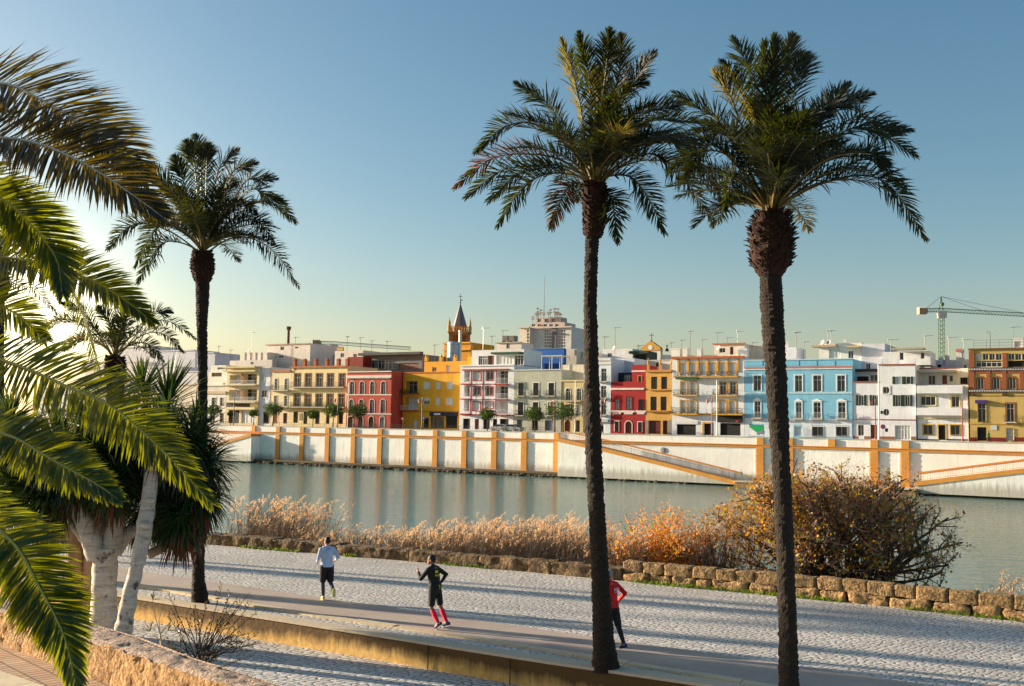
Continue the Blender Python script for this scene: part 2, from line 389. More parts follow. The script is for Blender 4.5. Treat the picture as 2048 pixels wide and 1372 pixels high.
PIL = [(507, 1), (556, 1), (604, 1), (655, 1), (707, 1), (760, 1), (815, 1), (871, 1), (929, 1), (989, 1), (1049, 1), (1114, 1), (1521, 2), (1580, 2), (1749, 2), (1811, 2), (1664, 0)]
zb = .9
for u, k in PIL:
    s = SZ(u, 900)[0]; m = MB(); hw = .52
    if k:
        z = zb - .1; i = 0
        while z < ZT - 1.75:
            z1 = min(z + .36, ZT - 1.62); p = .30 if i % 2 else .27; m.box(s - hw - (.0 if i % 2 else .05), s + hw + (.0 if i % 2 else .05), -p, .1, z, z1 - .025); z = z1; i += 1
        m.box(s - hw + .06, s + hw - .06, -.24, .1, zb - .1, ZT - 1.6)
    m.box(s - hw, s + hw, -.27, .1, ZT - 1.18, ZT - .10)
    m.build('pilaster', mOCH, root)
m = MB(); m.box(S0, S1, -.20, .1, ZT - 1.62, ZT - 1.30); m.box(S0, S1, -.28, .1, ZT - 1.30, ZT - 1.18); m.build('string_course', mOC2, root)
m = MB()                                          # panel edges around each white panel
ss = sorted(SZ(u, 900)[0] for u, k in PIL if k)
for a, b in zip(ss, ss[1:]):
    if b - a < 9 or 1: m.box(a + .75, a + .9, -.05, .05, zb, ZT - 1.7); m.box(b - .9, b - .75, -.05, .05, zb, ZT - 1.7); m.box(a + .9, b - .9, -.05, .05, ZT - 1.86, ZT - 1.7)
m.build('panel_edge', mWW, root)
# ---- ledge and boulders at the water line
m = MB(); m.box(S0, S1, -1.5, .2, -.6, .82); m.box(S0, S1, -1.65, -1.5, .5, .85)
o = m.build('stone_ledge', rockmat('ledge_stone', C(120, 104, 80), C(40, 34, 26), .8, .08)); o.location = root.location; o.rotation_euler = (0, 0, RZ)
tag(o, 'dark stone ledge along the foot of the white river wall', 'ledge', kind='structure')
m = MB()
for i in range(1300):
    s = random.uniform(-60, 95); c = V((s, -1.7 - abs(random.gauss(0, .35)), random.uniform(-.1, .3))); r = random.uniform(.12, .38)
    b = len(m.v); m.ball(c, (r * 1.4, r, r * .7), 7, 5)
    for j in range(b, len(m.v)): p = V(m.v[j]); m.v[j] = tuple(p + rough(p, 3, r * .35))
o = m.build('rubble', rockmat('shore_rock', C(96, 84, 66), C(26, 22, 18), 1, .1)); o.location = root.location; o.rotation_euler = (0, 0, RZ)
tag(o, 'dark rocks strewn along the water line', 'rocks', kind='stuff')
# ---- ramps: a sloping block in front of the wall with ochre edge and railing
def rampo(pts, label, off=-2.6, low=None, rail=True, band=True):
    """pts: (u, v) along the upper outer edge of the deck, left to right"""
    q = [FP(u, v, off) for u, v in pts]; s0 = q[0][0]
    r = empty('ramp', WP(s0, 0, 0), RZ, label, 'ramp')
    m = MB()
    for (a, za), (b, zb_) in zip(q, q[1:]):
        a -= s0; b -= s0
        m.add([(a, off, .3), (b, off, .3), (b, off, zb_ - .45), (a, off, za - .45), (a, -.0, .3), (b, -.0, .3), (b, -.0, zb_ - .45), (a, -.0, za - .45)],
              ((0, 1, 2, 3), (3, 2, 6, 7), (0, 3, 7, 4), (1, 5, 6, 2)))
    m.build('ramp_wall', mWW, r); m = MB()
    for (a, za), (b, zb_) in zip(q, q[1:]):
        a -= s0; b -= s0
        m.add([(a, off - .12, za - .62), (b, off - .12, zb_ - .62), (b, off - .12, zb_), (a, off - .12, za), (a, -.02, za - .62), (b, -.02, zb_ - .62), (b, -.02, zb_ - .06), (a, -.02, za - .06)],
              ((0, 1, 2, 3), (3, 2, 6, 7), (0, 4, 5, 1), (0, 3, 7, 4), (1, 5, 6, 2)))
    m.build('coping', mOCH, r)
    m = MB()
    for (a, za), (b, zb_) in zip(q, q[1:]) if band else ():        # ochre band on the wall behind, parallel to the deck
        a -= s0; b -= s0; m.add([(a, -.06, za + .95), (b, -.06, zb_ + .95), (b, -.06, zb_ + 1.2), (a, -.06, za + 1.2), (a, .02, za + 1.2), (b, .02, zb_ + 1.2)], ((0, 1, 2, 3), (3, 2, 5, 4)))
    if band: m.build('wall_band', mOC2, r)
    if rail:
        m = MB()
        for (a, za), (b, zb_) in zip(q, q[1:]):
            a -= s0; b -= s0; n = max(2, int((b - a) / .22))
            for h in (.15, .95): m.tube([(a, off, za + h), (b, off, zb_ + h)], .025, 4)
            for i in range(n + 1):
                t = i / n; m.tube([(a + (b - a) * t, off, za + (zb_ - za) * t), (a + (b - a) * t, off, za + (zb_ - za) * t + (1.1 if i % 9 == 0 else .95))], .03 if i % 9 == 0 else .014, 4)
        m.build('railing', mRAIL, r)
    return r
rampo([(1116, 876), (1196, 893), (1340, 928), (1470, 961)], 'ochre edged ramp descending past the tall palm to the landing')
rampo([(1830, 963), (1880, 957), (1960, 947), (2060, 935), (2300, 905)], 'ochre edged ramp rising to the right edge from the landing')
rampo([(340, 915), (430, 888), (503, 867)], 'ochre edged ramp sloping down left behind the yucca leaves', band=False)
s0, z0 = FP(1470, 961, -3.2); s1, _ = FP(1832, 975, -3.2)
r = empty('landing', WP(s0, 0, 0), RZ, 'stone landing stage between the two ramps', 'landing')
m = MB(); m.box(0, s1 - s0, -3.6, -.3, -.6, z0 - .2); m.build('stone_body', rockmat('landing_stone', C(170, 140, 92), C(66, 56, 34), .8, .08), r)
m = MB(); m.box(-.1, s1 - s0 + .1, -3.75, -.28, z0 - .2, z0 - .02); m.build('slab', plaster(C(196, 184, 164), .4), r)
m = MB()
for h in (.15, .95): m.tube([(0, -3.55, z0 + h), (9, -3.55, z0 + h)], .025, 4)
for i in range(42): m.tube([(i * .22, -3.55, z0 - .05), (i * .22, -3.55, z0 + .95)], .014 if i % 9 else .03, 4)
m.build('railing', mRAIL, r)
# little round medallion plaque on the wall above the ramp
s, z = FP(1326, 900, 0); m = MB(); m.tube([(0, -.1, 0), (0, .05, 0)], .45, 20); m.tube([(0, -.14, 0), (0, -.1, 0)], [.3, .36], 20)
o = m.build('wall_medallion', plaster(C(150, 150, 156), .5)); o.location = WP(s, 0, z); o.rotation_euler = (0, 0, RZ); tag(o, 'grey oval medallion on the white wall above the ramp', 'medallion')
# ---- railing on top of the wall, left stretch
s0 = SZ(300, 850)[0]; s1 = SZ(1112, 862)[0]; r = empty('street_railing', WP(s0, .9, ZS), RZ, 'thin dark street railing on top of the white wall', 'railing')
m = MB(); mDR = plain(C(60, 58, 58), .5, .4, 'dark_iron')
for h in (.3, .62, .98): m.tube([(0, 0, h), (s1 - s0, 0, h)], .022, 4)
for i in range(int((s1 - s0) / .5)): m.tube([(i * .5, 0, 0), (i * .5, 0, 1.05 if i % 4 == 0 else .98)], .035 if i % 4 == 0 else .014, 4)
m.build('bars', mDR, r)
# ================================================================ HOUSES ON THE FAR STREET
KZ = 4.287; Z1, Z2, Z3, Z4 = (380, 640), (800, 580), (1180, 640), (1588, 580)
mGLASS = [glassm(), glassm((.035, .05, .06, 1)), glassm((.06, .055, .05, 1))]
mLIGHT = plain(C(206, 206, 204), .5, name='pale_blind'); mDARK = plain(C(20, 18, 18), .8, name='dark_interior')
mFRW = plain(C(226, 224, 220), .4, name='white_frame'); mFRD = plain(C(48, 34, 26), .5, name='dark_frame')
mWOOD = plain(C(110, 52, 26), .5, name='wood_door', sc_=9); mIRON = plain(C(52, 52, 56), .5, .3, name='balcony_iron')
mWRAIL = plain(C(214, 214, 212), .45, name='white_rail'); mSLAB = plaster(C(196, 186, 168), .4, 'balcony_slab')
mGREEN = plain(C(34, 52, 26), .5, name='green_shutter'); mBRICK = plaster(C(170, 96, 56), .35, 'brick_trim')
hr = random.Random(5)
def bars(m, x0, x1, z0, z1, y0, y1, t):
    m.box(x0, x0 + t, y0, y1, z0, z1); m.box(x1 - t, x1, y0, y1, z0, z1)
    m.box(x0 + t, x1 - t, y0, y1, z0, z0 + t); m.box(x0 + t, x1 - t, y0, y1, z1 - t, z1)
def house(name, label, Z, x0, x1, yt, off, col, wins=(), trims=(), depth=10, yg=None, parent=None, cat='house', group=None, frame='w', surr=None, z0=None, dirt=.35, rdepth=.2):
    k = KZ; ym = yt + 150
    def s_(zx, zy): return FP(Z[0] + zx / k, Z[1] + zy / k, off)[0]
    def z_(zx, zy): return FP(Z[0] + zx / k, Z[1] + zy / k, off)[1]
    a, b = s_(x0, ym) + .006, s_(x1, ym) - .006; zt = z_((x0 + x1) / 2, yt); zb = (ZS - .3) if z0 is None else z_((x0 + x1) / 2, z0)
    W = b - a; mat = plaster(col, dirt)
    if parent: root = empty(name, WP(a, off, zb), RZ)
    else: root = empty(name, WP(a, off, zb), RZ, label, cat, group)
    if parent: root.parent = parent; root.location = V((a, off, zb)) - V((parent['s'], parent['o'], parent['z'])); root.rotation_euler = (0, 0, 0)
    root['s'] = a; root['o'] = off; root['z'] = zb
    H = zt - zb; ops = []
    def rect(r):
        xm, ymid = (r[0] + r[2]) / 2, (r[1] + r[3]) / 2
        return s_(r[0], ymid) - a, s_(r[2], ymid) - a, z_(xm, r[3]) - zb, z_(xm, r[1]) - zb
    m = MB()
    for wd in wins:
        if wd[0] == 'R': continue
        q0, q1, r0, r1 = rect(wd[1:5]); q0 = max(q0, .03); q1 = min(q1, W - .03); r1 = min(r1, H - .05); r0 = max(r0, .02)
        if q1 - q0 > .1 and r1 - r0 > .1: ops.append((wd, q0, q1, r0, r1))
    xs = sorted({0, W} | {v for o in ops for v in o[1:3]}); zs = sorted({0, H} | {v for o in ops for v in o[3:5]})
    for i in range(len(xs) - 1):
        for j in range(len(zs) - 1):
            xm, zm = (xs[i] + xs[i + 1]) / 2, (zs[j] + zs[j + 1]) / 2
            if any(o[1] < xm < o[2] and o[3] < zm < o[4] for o in ops): continue
            m.quad((xs[i], 0, zs[j]), (xs[i + 1], 0, zs[j]), (xs[i + 1], 0, zs[j + 1]), (xs[i], 0, zs[j + 1]))
    m.quad((0, depth, 0), (0, depth, H), (W, depth, H), (W, depth, 0))
    m.quad((0, 0, 0), (0, 0, H), (0, depth, H), (0, depth, 0)); m.quad((W, 0, 0), (W, depth, 0), (W, depth, H), (W, 0, H)); m.quad((0, 0, H), (W, 0, H), (W, depth, H), (0, depth, H))
    if not parent:                                              # parapet
        pass
    for wd, q0, q1, r0, r1 in ops:
        o = wd[5] if len(wd) > 5 else ''; c = wd[6] if len(wd) > 6 else surr
        rd = 1.4 if 'd' in o else rdepth; w_ = q1 - q0; h = r1 - r0
        m.quad((q0, 0, r0), (q0, rd, r0), (q0, rd, r1), (q0, 0, r1)); m.quad((q1, 0, r0), (q1, 0, r1), (q1, rd, r1), (q1, rd, r0))
        m.quad((q0, 0, r1), (q0, rd, r1), (q1, rd, r1), (q1, 0, r1)); m.quad((q0, 0, r0), (q1, 0, r0), (q1, rd, r0), (q0, rd, r0))
        def spandrel(y):
            R = w_ / 2; n = 8; cx = (q0 + q1) / 2; rr = min(R, h * .5)
            for sg in (-1, 1):
                P = [(cx + sg * R * sin(pi / 2 * i / n), y, r1 - rr + rr * cos(pi / 2 * i / n)) for i in range(n + 1)]
                for p, q in zip(P, P[1:]):
                    m.quad(p, q, (q[0], y, r1), (p[0], y, r1))
                    m.quad(p, q, (q[0], rd, q[2]), (p[0], rd, p[2]))
        if 'a' in o: spandrel(0.0)
        if 'O' in o:                                             # round window: four corner pieces
            cx, cz_, R = (q0 + q1) / 2, (r0 + r1) / 2, w_ / 2; n = 28
            for i in range(n):
                t0, t1 = 2 * pi * i / n, 2 * pi * (i + 1) / n; f = lambda t: (cos(t), sin(t))
                def sq(t): cs, sn = f(t); d = max(abs(cs), abs(sn)); return (cx + R * cs / d, 0, cz_ + h / 2 * sn / d)
                ci = lambda t, y: (cx + R * cos(t) * .98, y, cz_ + h / 2 * sin(t) * .98)
                m.quad(ci(t0, 0), ci(t1, 0), sq(t1), sq(t0)); m.quad(ci(t0, 0), ci(t0, rd), ci(t1, rd), ci(t1, 0))
        door = 'w' in o; nm = 'door' if door else 'shop_front' if 'k' in o else 'window'
        fw = mFRD if (frame == 'd' or 'f' in o) else mFRW
        f = MB(); t = .06
        if 'k' in o: f.quad((q0, rd, r0), (q1, rd, r0), (q1, rd, r1), (q0, rd, r1)); wo = f.build(nm, mDARK, root)
        elif door:
            f.quad((q0, rd, r0), (q1, rd, r0), (q1, rd, r1), (q0, rd, r1))
            for i in range(2):
                xa = q0 + w_ * i / 2 + .06; xb = xa + w_ / 2 - .12
                for zz0, zz1 in ((.08, .45), (.5, .92)): f.box(xa, xb, rd - .03, rd - .001, r0 + h * zz0, r0 + h * zz1)
            wo = f.build(nm, plain(c, .5) if (c and 'C' in o) else mWOOD, root)
        else:
            yy = rd - .07
            bars(f, q0, q1, r0, r1, yy, yy + .06, t)
            nmul = (1 if w_ > .7 else 0) + (1 if w_ > 1.9 else 0) + (2 if 'm' in o else 0)
            for i in range(nmul): x = q0 + w_ * (i + 1) / (nmul + 1); f.box(x - t * .6, x + t * .6, yy, yy + .06, r0 + t, r1 - t)
            if h > 1.8 or 'm' in o: f.box(q0 + t, q1 - t, yy + .004, yy + .056, r0 + h * .72 - .03, r0 + h * .72 + .03)
            wo = f.build(nm, fw, root); p = MB(); p.quad((q0, rd - .02, r0), (q1, rd - .02, r0), (q1, rd - .02, r1), (q0, rd - .02, r1))
            lt = 'l' in o or (hr.random() < .12 and 'x' not in o); p.build('pane', mLIGHT if lt else hr.choice(mGLASS), wo)
            if 'h' in o: p = MB(); p.box(q0 + .04, q1 - .04, yy - .03, yy - .005, r0 + h * .55, r1 - .03); p.build('blind', mLIGHT, wo)
            if 'd' in o:
                pass
        if 's' in o or 'c' in o:
            f = MB(); e = .16 if 'c' in o else .13; bz = r0 - (0 if h > 1.7 else e)
            f.box(q0 - e, q0 - .002, -.05, .03, bz, r1 + e); f.box(q1 + .002, q1 + e, -.05, .03, bz, r1 + e); f.box(q0 - .002, q1 + .002, -.05, .03, r1 + .002, r1 + e)
            if h <= 1.7: f.box(q0 - .002, q1 + .002, -.07, .03, bz, r0 - .002)
            if 'a' in o:
                R = w_ / 2; cx = (q0 + q1) / 2; rr = min(R, h * .5); f = MB()
                f.box(q0 - e, q0 - .002, -.05, .03, r0, r1 - rr); f.box(q1 + .002, q1 + e, -.05, .03, r0, r1 - rr)
                for i in range(16):
                    A = [pi * (i + j) / 16 for j in (0, 1)]; P = [(cx + (R + g_) * cos(x), y, r1 - rr + (rr + g_) * sin(x)) for y in (-.05, .03) for g_ in (.003, e) for x in A]
                    f.add(P, ((0, 1, 3, 2), (0, 2, 6, 4), (2, 3, 7, 6), (0, 4, 5, 1), (4, 6, 7, 5)))
            if 'p' in o: f.box(q0 - e * 1.5, q1 + e * 1.5, -.12, .03, r1 + e, r1 + e + .1); f.add([(q0 - .1, -.08, r1 + e + .1), (q1 + .1, -.08, r1 + e + .1), ((q0 + q1) / 2, -.08, r1 + e + .42), (q0 - .1, .02, r1 + e + .1), (q1 + .1, .02, r1 + e + .1), ((q0 + q1) / 2, .02, r1 + e + .42)], ((0, 1, 2), (0, 2, 5, 3), (1, 4, 5, 2)))
            f.build('surround', plaster(c, .3) if c else mFRW, wo)
        if 't' in o:
            for sg in (-1, 1):
                f = MB(); xa = q0 - w_ * .5 if sg < 0 else q1; f.box(xa + .02, xa + w_ * .5 - .02, -.06, .01, r0, r1)
                for i in range(int(h / .14)): f.box(xa + .08, xa + w_ * .5 - .08, -.075, -.06, r0 + .06 + i * .14, r0 + .14 + i * .14)
                f.build('shutter', mGREEN, wo)
        if 'r' in o:
            f = MB()
            for i in range(int(w_ / .13)): f.box(q0 + .06 + i * .13, q0 + .075 + i * .13, -.12, -.105, r0 - .1, r1 + .05)
            for zz in (0, .3, .6, .95): f.box(q0 - .08, q1 + .08, -.13, -.10, r0 + h * zz, r0 + h * zz + .03)
            f.build('grille', mIRON, wo)
        if 'b' in o or 'B' in o:
            pr = .55; f = MB(); f.box(q0 - .3, q1 + .3, -pr, .02, r0 - .18, r0 - .02)
            for xx in (q0 - .1, q1 + .02): f.box(xx, xx + .09, -pr * .7, .01, r0 - .36, r0 - .18)
            bo = f.build('balcony', mSLAB, root); f = MB(); railing(f, q0 - .27, q1 + .27, pr - .04, r0 - .02, .95); f.build('railing', mWRAIL if 'B' in o else mIRON, bo)
    m.build('wall', mat, root)
    for wd in wins:
        if wd[0] != 'R': continue
        q0, q1, r0, r1 = rect(wd[1:5]); o = wd[5] if len(wd) > 5 else ''; pr = .9
        f = MB(); f.box(q0, q1, -pr, .02, r0 - .2, r0); bo = f.build('balcony', plaster(wd[6], .3) if len(wd) > 6 else mSLAB, root)
        f = MB()
        if 'S' in o: f.box(q0, q1, -pr, -pr + .1, r0, r1); f.box(q0, q0 + .1, -pr + .1, 0, r0, r1); f.box(q1 - .1, q1, -pr + .1, 0, r0, r1)
        else: railing(f, q0 + .04, q1 - .04, pr - .05, r0, max(.8, min(1.1, r1 - r0)))
        f.build('parapet' if 'S' in o else 'railing', (plaster(wd[6], .3) if len(wd) > 6 else mat) if 'S' in o else (mWRAIL if 'w' in o else mIRON), bo)
        if 'v' in o:                                            # potted plants on the balcony
            f = MB()
            for i in range(int((q1 - q0) * 60)):
                p = V((hr.uniform(q0, q1), -pr + hr.uniform(.05, .3), r0 + abs(hr.gauss(.25, .28)))); d = V((hr.gauss(0, 1), hr.gauss(0, 1), hr.gauss(0, 1))).normalized() * .12; e = V((hr.gauss(0, 1), hr.gauss(0, 1), hr.gauss(0, 1))).normalized() * .06
                f.quad(p, p + d + e, p + d * 1.6, p + d - e)
            f.build('foliage', mPLANT, bo)
    for tr in trims:
        q0, q1, r0, r1 = rect(tr[1:5]); f = MB(); f.box(q0, q1, -tr[5], .012, r0, r1); f.build(tr[0], plaster(tr[6], .3) if isinstance(tr[6], tuple) else tr[6], root)
    return root
def railing(f, x0, x1, pr, z, h):
    for zz in (.08, h): 
        f.box(x0, x1, -pr - .02, -pr + .02, z + zz - .02, z + zz + .02); f.box(x0, x0 + .03, -pr + .02, 0, z + zz - .02, z + zz + .02); f.box(x1 - .03, x1, -pr + .02, 0, z + zz - .02, z + zz + .02)
    n = max(3, int((x1 - x0) / .14))
    for i in range(n + 1): x = x0 + (x1 - x0) * i / n; f.box(x - .009, x + .009, -pr - .009, -pr + .009, z, z + h)
    for yy in (pr * .3, pr * .65):
        for x in (x0 + .015, x1 - .015): f.box(x - .009, x + .009, -yy - .009, -yy + .009, z, z + h)
mPLANT = leafm('potted_plant', C(40, 64, 24), C(90, 110, 40), .3)
G1 = 'terraced houses facing the river'
CR, CRM = C(236, 212, 166), C(232, 220, 196)
O1 = 9.0
# ---- left group
h = house('house', 'small white house with a roof terrace right of the slim palm trunk', Z1, 120, 312, 620, O1, C(232, 226, 214),
    [('g', 185, 665, 222, 740, 's'), ('g', 255, 665, 292, 740, 's'), ('g', 170, 790, 215, 880, 'x'), ('g', 255, 800, 290, 880, 'w')], [('cornice', 120, 612, 312, 634, .2, C(206, 180, 140))], group=G1)
house('roof_room', '', Z1, 150, 318, 440, O1 + 3, C(230, 222, 208), [('g', 185, 452, 272, 485, 'f'), ('g', 280, 540, 303, 600, 'w')], parent=h, z0=625)
house('roof_room', '', Z1, 175, 300, 388, O1 + 5, C(224, 214, 200), [('g', 235, 405, 300, 425, 'x')], parent=h, z0=445)
house('apartment_house', 'cream apartment house with long balconies and brick red recesses', Z1, 315, 592, 400, O1, CR,
    [('g', 340, 472, 440, 545, 'dl'), ('g', 455, 460, 575, 548, 'dx'), ('g', 335, 600, 440, 690, 'dl'), ('g', 455, 592, 575, 690, 'dx'), ('g', 330, 775, 420, 885, 'k'), ('g', 440, 775, 560, 885, 'l'),
     ('R', 305, 520, 580, 556, 'w'), ('R', 305, 662, 580, 704, 'w')],
    [('cornice', 305, 398, 580, 412, .9, C(216, 200, 150)), ('canopy', 305, 432, 580, 445, .8, C(216, 200, 150)), ('sign_band', 312, 716, 512, 745, .12, C(70, 62, 56)), ('awning', 312, 748, 575, 768, .8, C(232, 214, 170)), ('brick_pier', 440, 456, 455, 548, .03, C(170, 90, 60)), ('brick_pier', 442, 592, 455, 690, .03, C(170, 90, 60))], group=G1, cat='house')
house('house', 'narrow bluish white house between the balconied block and the arched cream house', Z1, 594, 698, 405, O1 + .3, C(226, 226, 230),
    [('g', 610, 456, 642, 515, 's'), ('g', 612, 602, 660, 662, 's'), ('g', 625, 790, 680, 888, 'k')], [('cornice', 594, 402, 698, 414, .2, C(216, 208, 190)), ('pipe', 685, 420, 690, 880, .08, C(180, 150, 130))], group=G1)
h = house('house', 'cream narrow house with two small arched windows on top', Z1, 702, 866, 432, O1, C(238, 218, 176),
    [('g', 725, 500, 752, 600, 'as'), ('g', 810, 500, 838, 600, 'as'), ('g', 718, 648, 746, 738, 's'), ('g', 805, 648, 835, 738, 's'), ('g', 798, 798, 833, 888, 'w'), ('g', 712, 770, 768, 888, 'wC', C(196, 140, 110)),
     ('R', 702, 565, 862, 602, ''), ('R', 702, 708, 862, 742, '')], [('cornice', 700, 430, 866, 446, .22, C(190, 110, 74)), ('cornice', 700, 748, 866, 758, .1, C(220, 196, 150))], group=G1)
f = MB(); f.lathe([(.3, 0), (.32, .3), (.18, .4), (.22, .9), (.12, 1.1), (.05, 1.5)], 10, (6.4, .2, h['z'] * 0 + FP(380 + 790 / KZ, 640 + 432 / KZ, O1)[1] - h['z'])); f.build('finial', mBRICK, h)
BR = C(150, 88, 58)
h = house('house', 'large cream house with a row of brick piers along its roof', Z1, 868, 1346, 396, O1, C(240, 214, 158),
    [('g', c - 24, 460, c + 24, 575, 'cx', BR) for c in (918, 1010, 1105, 1200, 1300)] + [('g', c - 24, 634, c + 24, 745, 'cx', BR) for c in (914, 1007, 1102, 1196, 1294)] +
    [('g', 886, 786, 926, 882, 'f'), ('g', 972, 786, 1006, 892, 'wC', C(60, 60, 66)), ('g', 1072, 790, 1112, 892, 'wC', C(52, 52, 56)), ('g', 1165, 790, 1196, 892, 'wC', C(60, 46, 36)), ('g', 1270, 790, 1312, 892, 'k'),
     ('R', 878, 535, 1340, 575, ''), ('R', 878, 706, 1340, 745, 'v')],
    [('brick_cornice', 866, 394, 1348, 410, .28, C(176, 108, 62)), ('string_course', 866, 764, 1348, 774, .1, C(216, 190, 140)), ('wall_plaque', 938, 800, 962, 860, .04, C(160, 130, 100))], group=G1)
for c in (889, 974, 1069, 1165, 1264, 1340):
    s, z = FP(380 + c / KZ, 640 + 396 / KZ, O1); f = MB(); x = s - h['s']; z -= h['z']; t = .33
    f.box(x - t, x + t, .05, .7, z, z + 1.25); f.box(x - t - .08, x + t + .08, -.03, .78, z + 1.25, z + 1.4); f.box(x - t + .06, x + t - .06, .1, .64, z + 1.4, z + 1.62); f.build('roof_pier', mBRICK, h)
RED, WT = C(182, 70, 54), C(226, 214, 200)
house('house', 'terracotta red house with white arched windows and white cornice', Z1, 1348, 1726, 440, O1 - 1.2, RED,
    [('g', c - 20, 526, c + 20, 636, 'asx', WT) for c in (1390, 1475, 1564, 1658)] + [('g', c - 20, 680, c + 20, 798, 'asx', WT) for c in (1384, 1470, 1560, 1653)] + [('g', c - 21, 826, c + 21, 918, 'asf', WT) for c in (1376, 1462, 1553, 1648)],
    [('cornice', 1344, 474, 1730, 498, .28, WT), ('coping', 1344, 438, 1730, 448, .2, WT), ('string_course', 1346, 637, 1728, 646, .1, WT), ('string_course', 1346, 800, 1728, 809, .1, WT)] +
    [('cornice_bracket', 1360 + 12 * i, 498, 1365 + 12 * i, 504, .18, WT) for i in range(30)], depth=13, group=G1)
YE = C(226, 164, 38)
h = house('apartment_house', 'bright yellow apartment house with small square windows and dark shops', Z2, 26, 512, 706, O1 + 2.2, YE,
    [('g', 45, 782, 150, 888, 'dx'), ('g', 40, 917, 150, 1024, 'dl')] + [('g', a, 787, b, 850, 'l') for a, b in ((200, 256), (305, 346), (398, 460))] + [('g', 203, 922, 252, 982, 'h'), ('g', 303, 922, 343, 986, 'l'), ('g', 395, 922, 458, 986, 'l')] +
    [('g', 262, 1085, 378, 1186, 'f'), ('g', 390, 1060, 492, 1186, 'k'), ('g', 198, 1098, 246, 1184, 'k'), ('g', 118, 1115, 148, 1186, 'l'), ('R', 26, 855, 164, 890, 'v', C(176, 92, 40)), ('R', 24, 990, 160, 1028, 'w', C(176, 92, 40))],
    [('cornice', 24, 702, 512, 712, .12, C(196, 110, 40)), ('shop_fascia', 256, 1046, 500, 1082, .15, C(40, 46, 66)), ('shop_sign', 296, 1056, 350, 1072, .2, C(220, 224, 230)), ('string_course', 24, 1038, 512, 1045, .08, C(190, 110, 30))], group=G1, cat='house')
h2 = house('roof_room', '', Z2, 205, 602, 612, O1 + 6, YE, [('g', 275, 662, 312, 700, 'x'), ('g', 395, 645, 432, 700, 'l')], parent=h, z0=712)
for c in (220, 346, 466, 590):
    s, z = FP(800 + c / KZ, 580 + 612 / KZ, O1 + 6); f = MB(); x = s - h2['s']; z -= h2['z']; f.box(x - .35, x + .35, 0, .6, z, z + .8); f.lathe([(.3, 0), (.36, .1), (.2, .35), (.05, .7)], 8, (x, .3, z + .8)); f.build('roof_pier', plaster(YE), h2)
TR = C(170, 46, 36); BW = C(236, 234, 236)
h = house('apartment_house', 'white apartment house with a grid of dark red trim lines', Z2, 516, 976, 645, O1, BW,
    [('g', 632, 704, 690, 773, 'cl', TR), ('g', 740, 700, 796, 773, 'cx', C(150, 50, 44)), ('g', 630, 830, 686, 903, 'cx', TR), ('g', 736, 832, 793, 903, 'cx', TR), ('g', 626, 960, 686, 1032, 'cl', TR), ('g', 734, 960, 796, 1012, 'cl', TR),
     ('g', 550, 692, 598, 786, 'dl'), ('g', 550, 820, 598, 912, 'dx'), ('g', 548, 948, 596, 1040, 'dl'), ('g', 830, 690, 928, 804, 'dx'), ('g', 830, 824, 928, 932, 'dx'), ('g', 828, 952, 926, 1062, 'dl'),
     ('g', 540, 1102, 600, 1192, 'k'), ('g', 640, 1105, 676, 1194, 'w'), ('g', 712, 1105, 770, 1194, 'k'), ('g', 795, 1105, 832, 1194, 'k'), ('g', 856, 1105, 930, 1192, 'k'),
     ('R', 822, 758, 934, 806, 'w', TR), ('R', 822, 890, 934, 936, 'w', TR), ('R', 820, 1022, 932, 1068, 'w', TR), ('R', 540, 765, 602, 804, 'w', TR), ('R', 538, 890, 600, 932, 'w', TR), ('R', 536, 1015, 598, 1060, 'w', TR)],
    [('trim_line', a, 685, a + 7, 1072, .05, TR) for a in (604, 707, 818)] + [('trim_line', 612, y, 816, y + 7, .045, TR) for y in (804, 937)] + [('cornice', 540, 678, 934, 688, .35, TR), ('string_course', 516, 1066, 976, 1074, .2, TR), ('roof_coping', 512, 641, 978, 652, .2, BW)], group=G1, cat='house')
h2 = house('roof_room', '', Z2, 612, 1062, 512, O1 + 4, C(228, 224, 222), [('g', 672, 566, 750, 642, 'mx'), ('g', 752, 562, 806, 642, 'w'), ('g', 826, 560, 972, 636, 'ml'), ('g', 982, 560, 1056, 660, 'x')], [('awning', 815, 536, 1060, 552, 1.6, C(40, 78, 54))], parent=h, z0=648, depth=7)
GG = C(184, 184, 166)
h = house('house', 'sage grey three storey house with white window surrounds', Z2, 978, 1384, 684, O1 - .1, GG,
    [('g', c - 24, 796, c + 24, 906, 'sbf') for c in (1038, 1166, 1298)] + [('g', c - 24, 962, c + 24, 1074, 'sbf') for c in (1034, 1162, 1294)] + [('g', 1002, 1114, 1050, 1198, 'wC', C(96, 104, 116)), ('g', 1132, 1116, 1182, 1202, 'k'), ('g', 1242, 1117, 1336, 1206, 'wC', C(92, 102, 118))],
    [('coping', 976, 680, 1386, 690, .15, C(206, 204, 188)), ('plinth', 976, 1180, 1000, 1210, .05, C(150, 148, 136))], group=G1)
f = MB(); x0, z0_ = FP(800 + 1212 / KZ, 580 + 684 / KZ, O1 + 1); x1, _ = FP(800 + 1390 / KZ, 580 + 684 / KZ, O1 + 1); x0 -= h['s']; x1 -= h['s']; z0_ -= h['z']
for x in (x0, (x0 + x1) / 2, x1 - .12):
    for y in (1, 4): f.box(x, x + .12, y, y + .12, z0_, z0_ + 2.45)
f.box(x0, x1, .95, 4.2, z0_ + 2.45, z0_ + 2.6); f.build('roof_pergola', plain(C(200, 196, 186), .6), h)
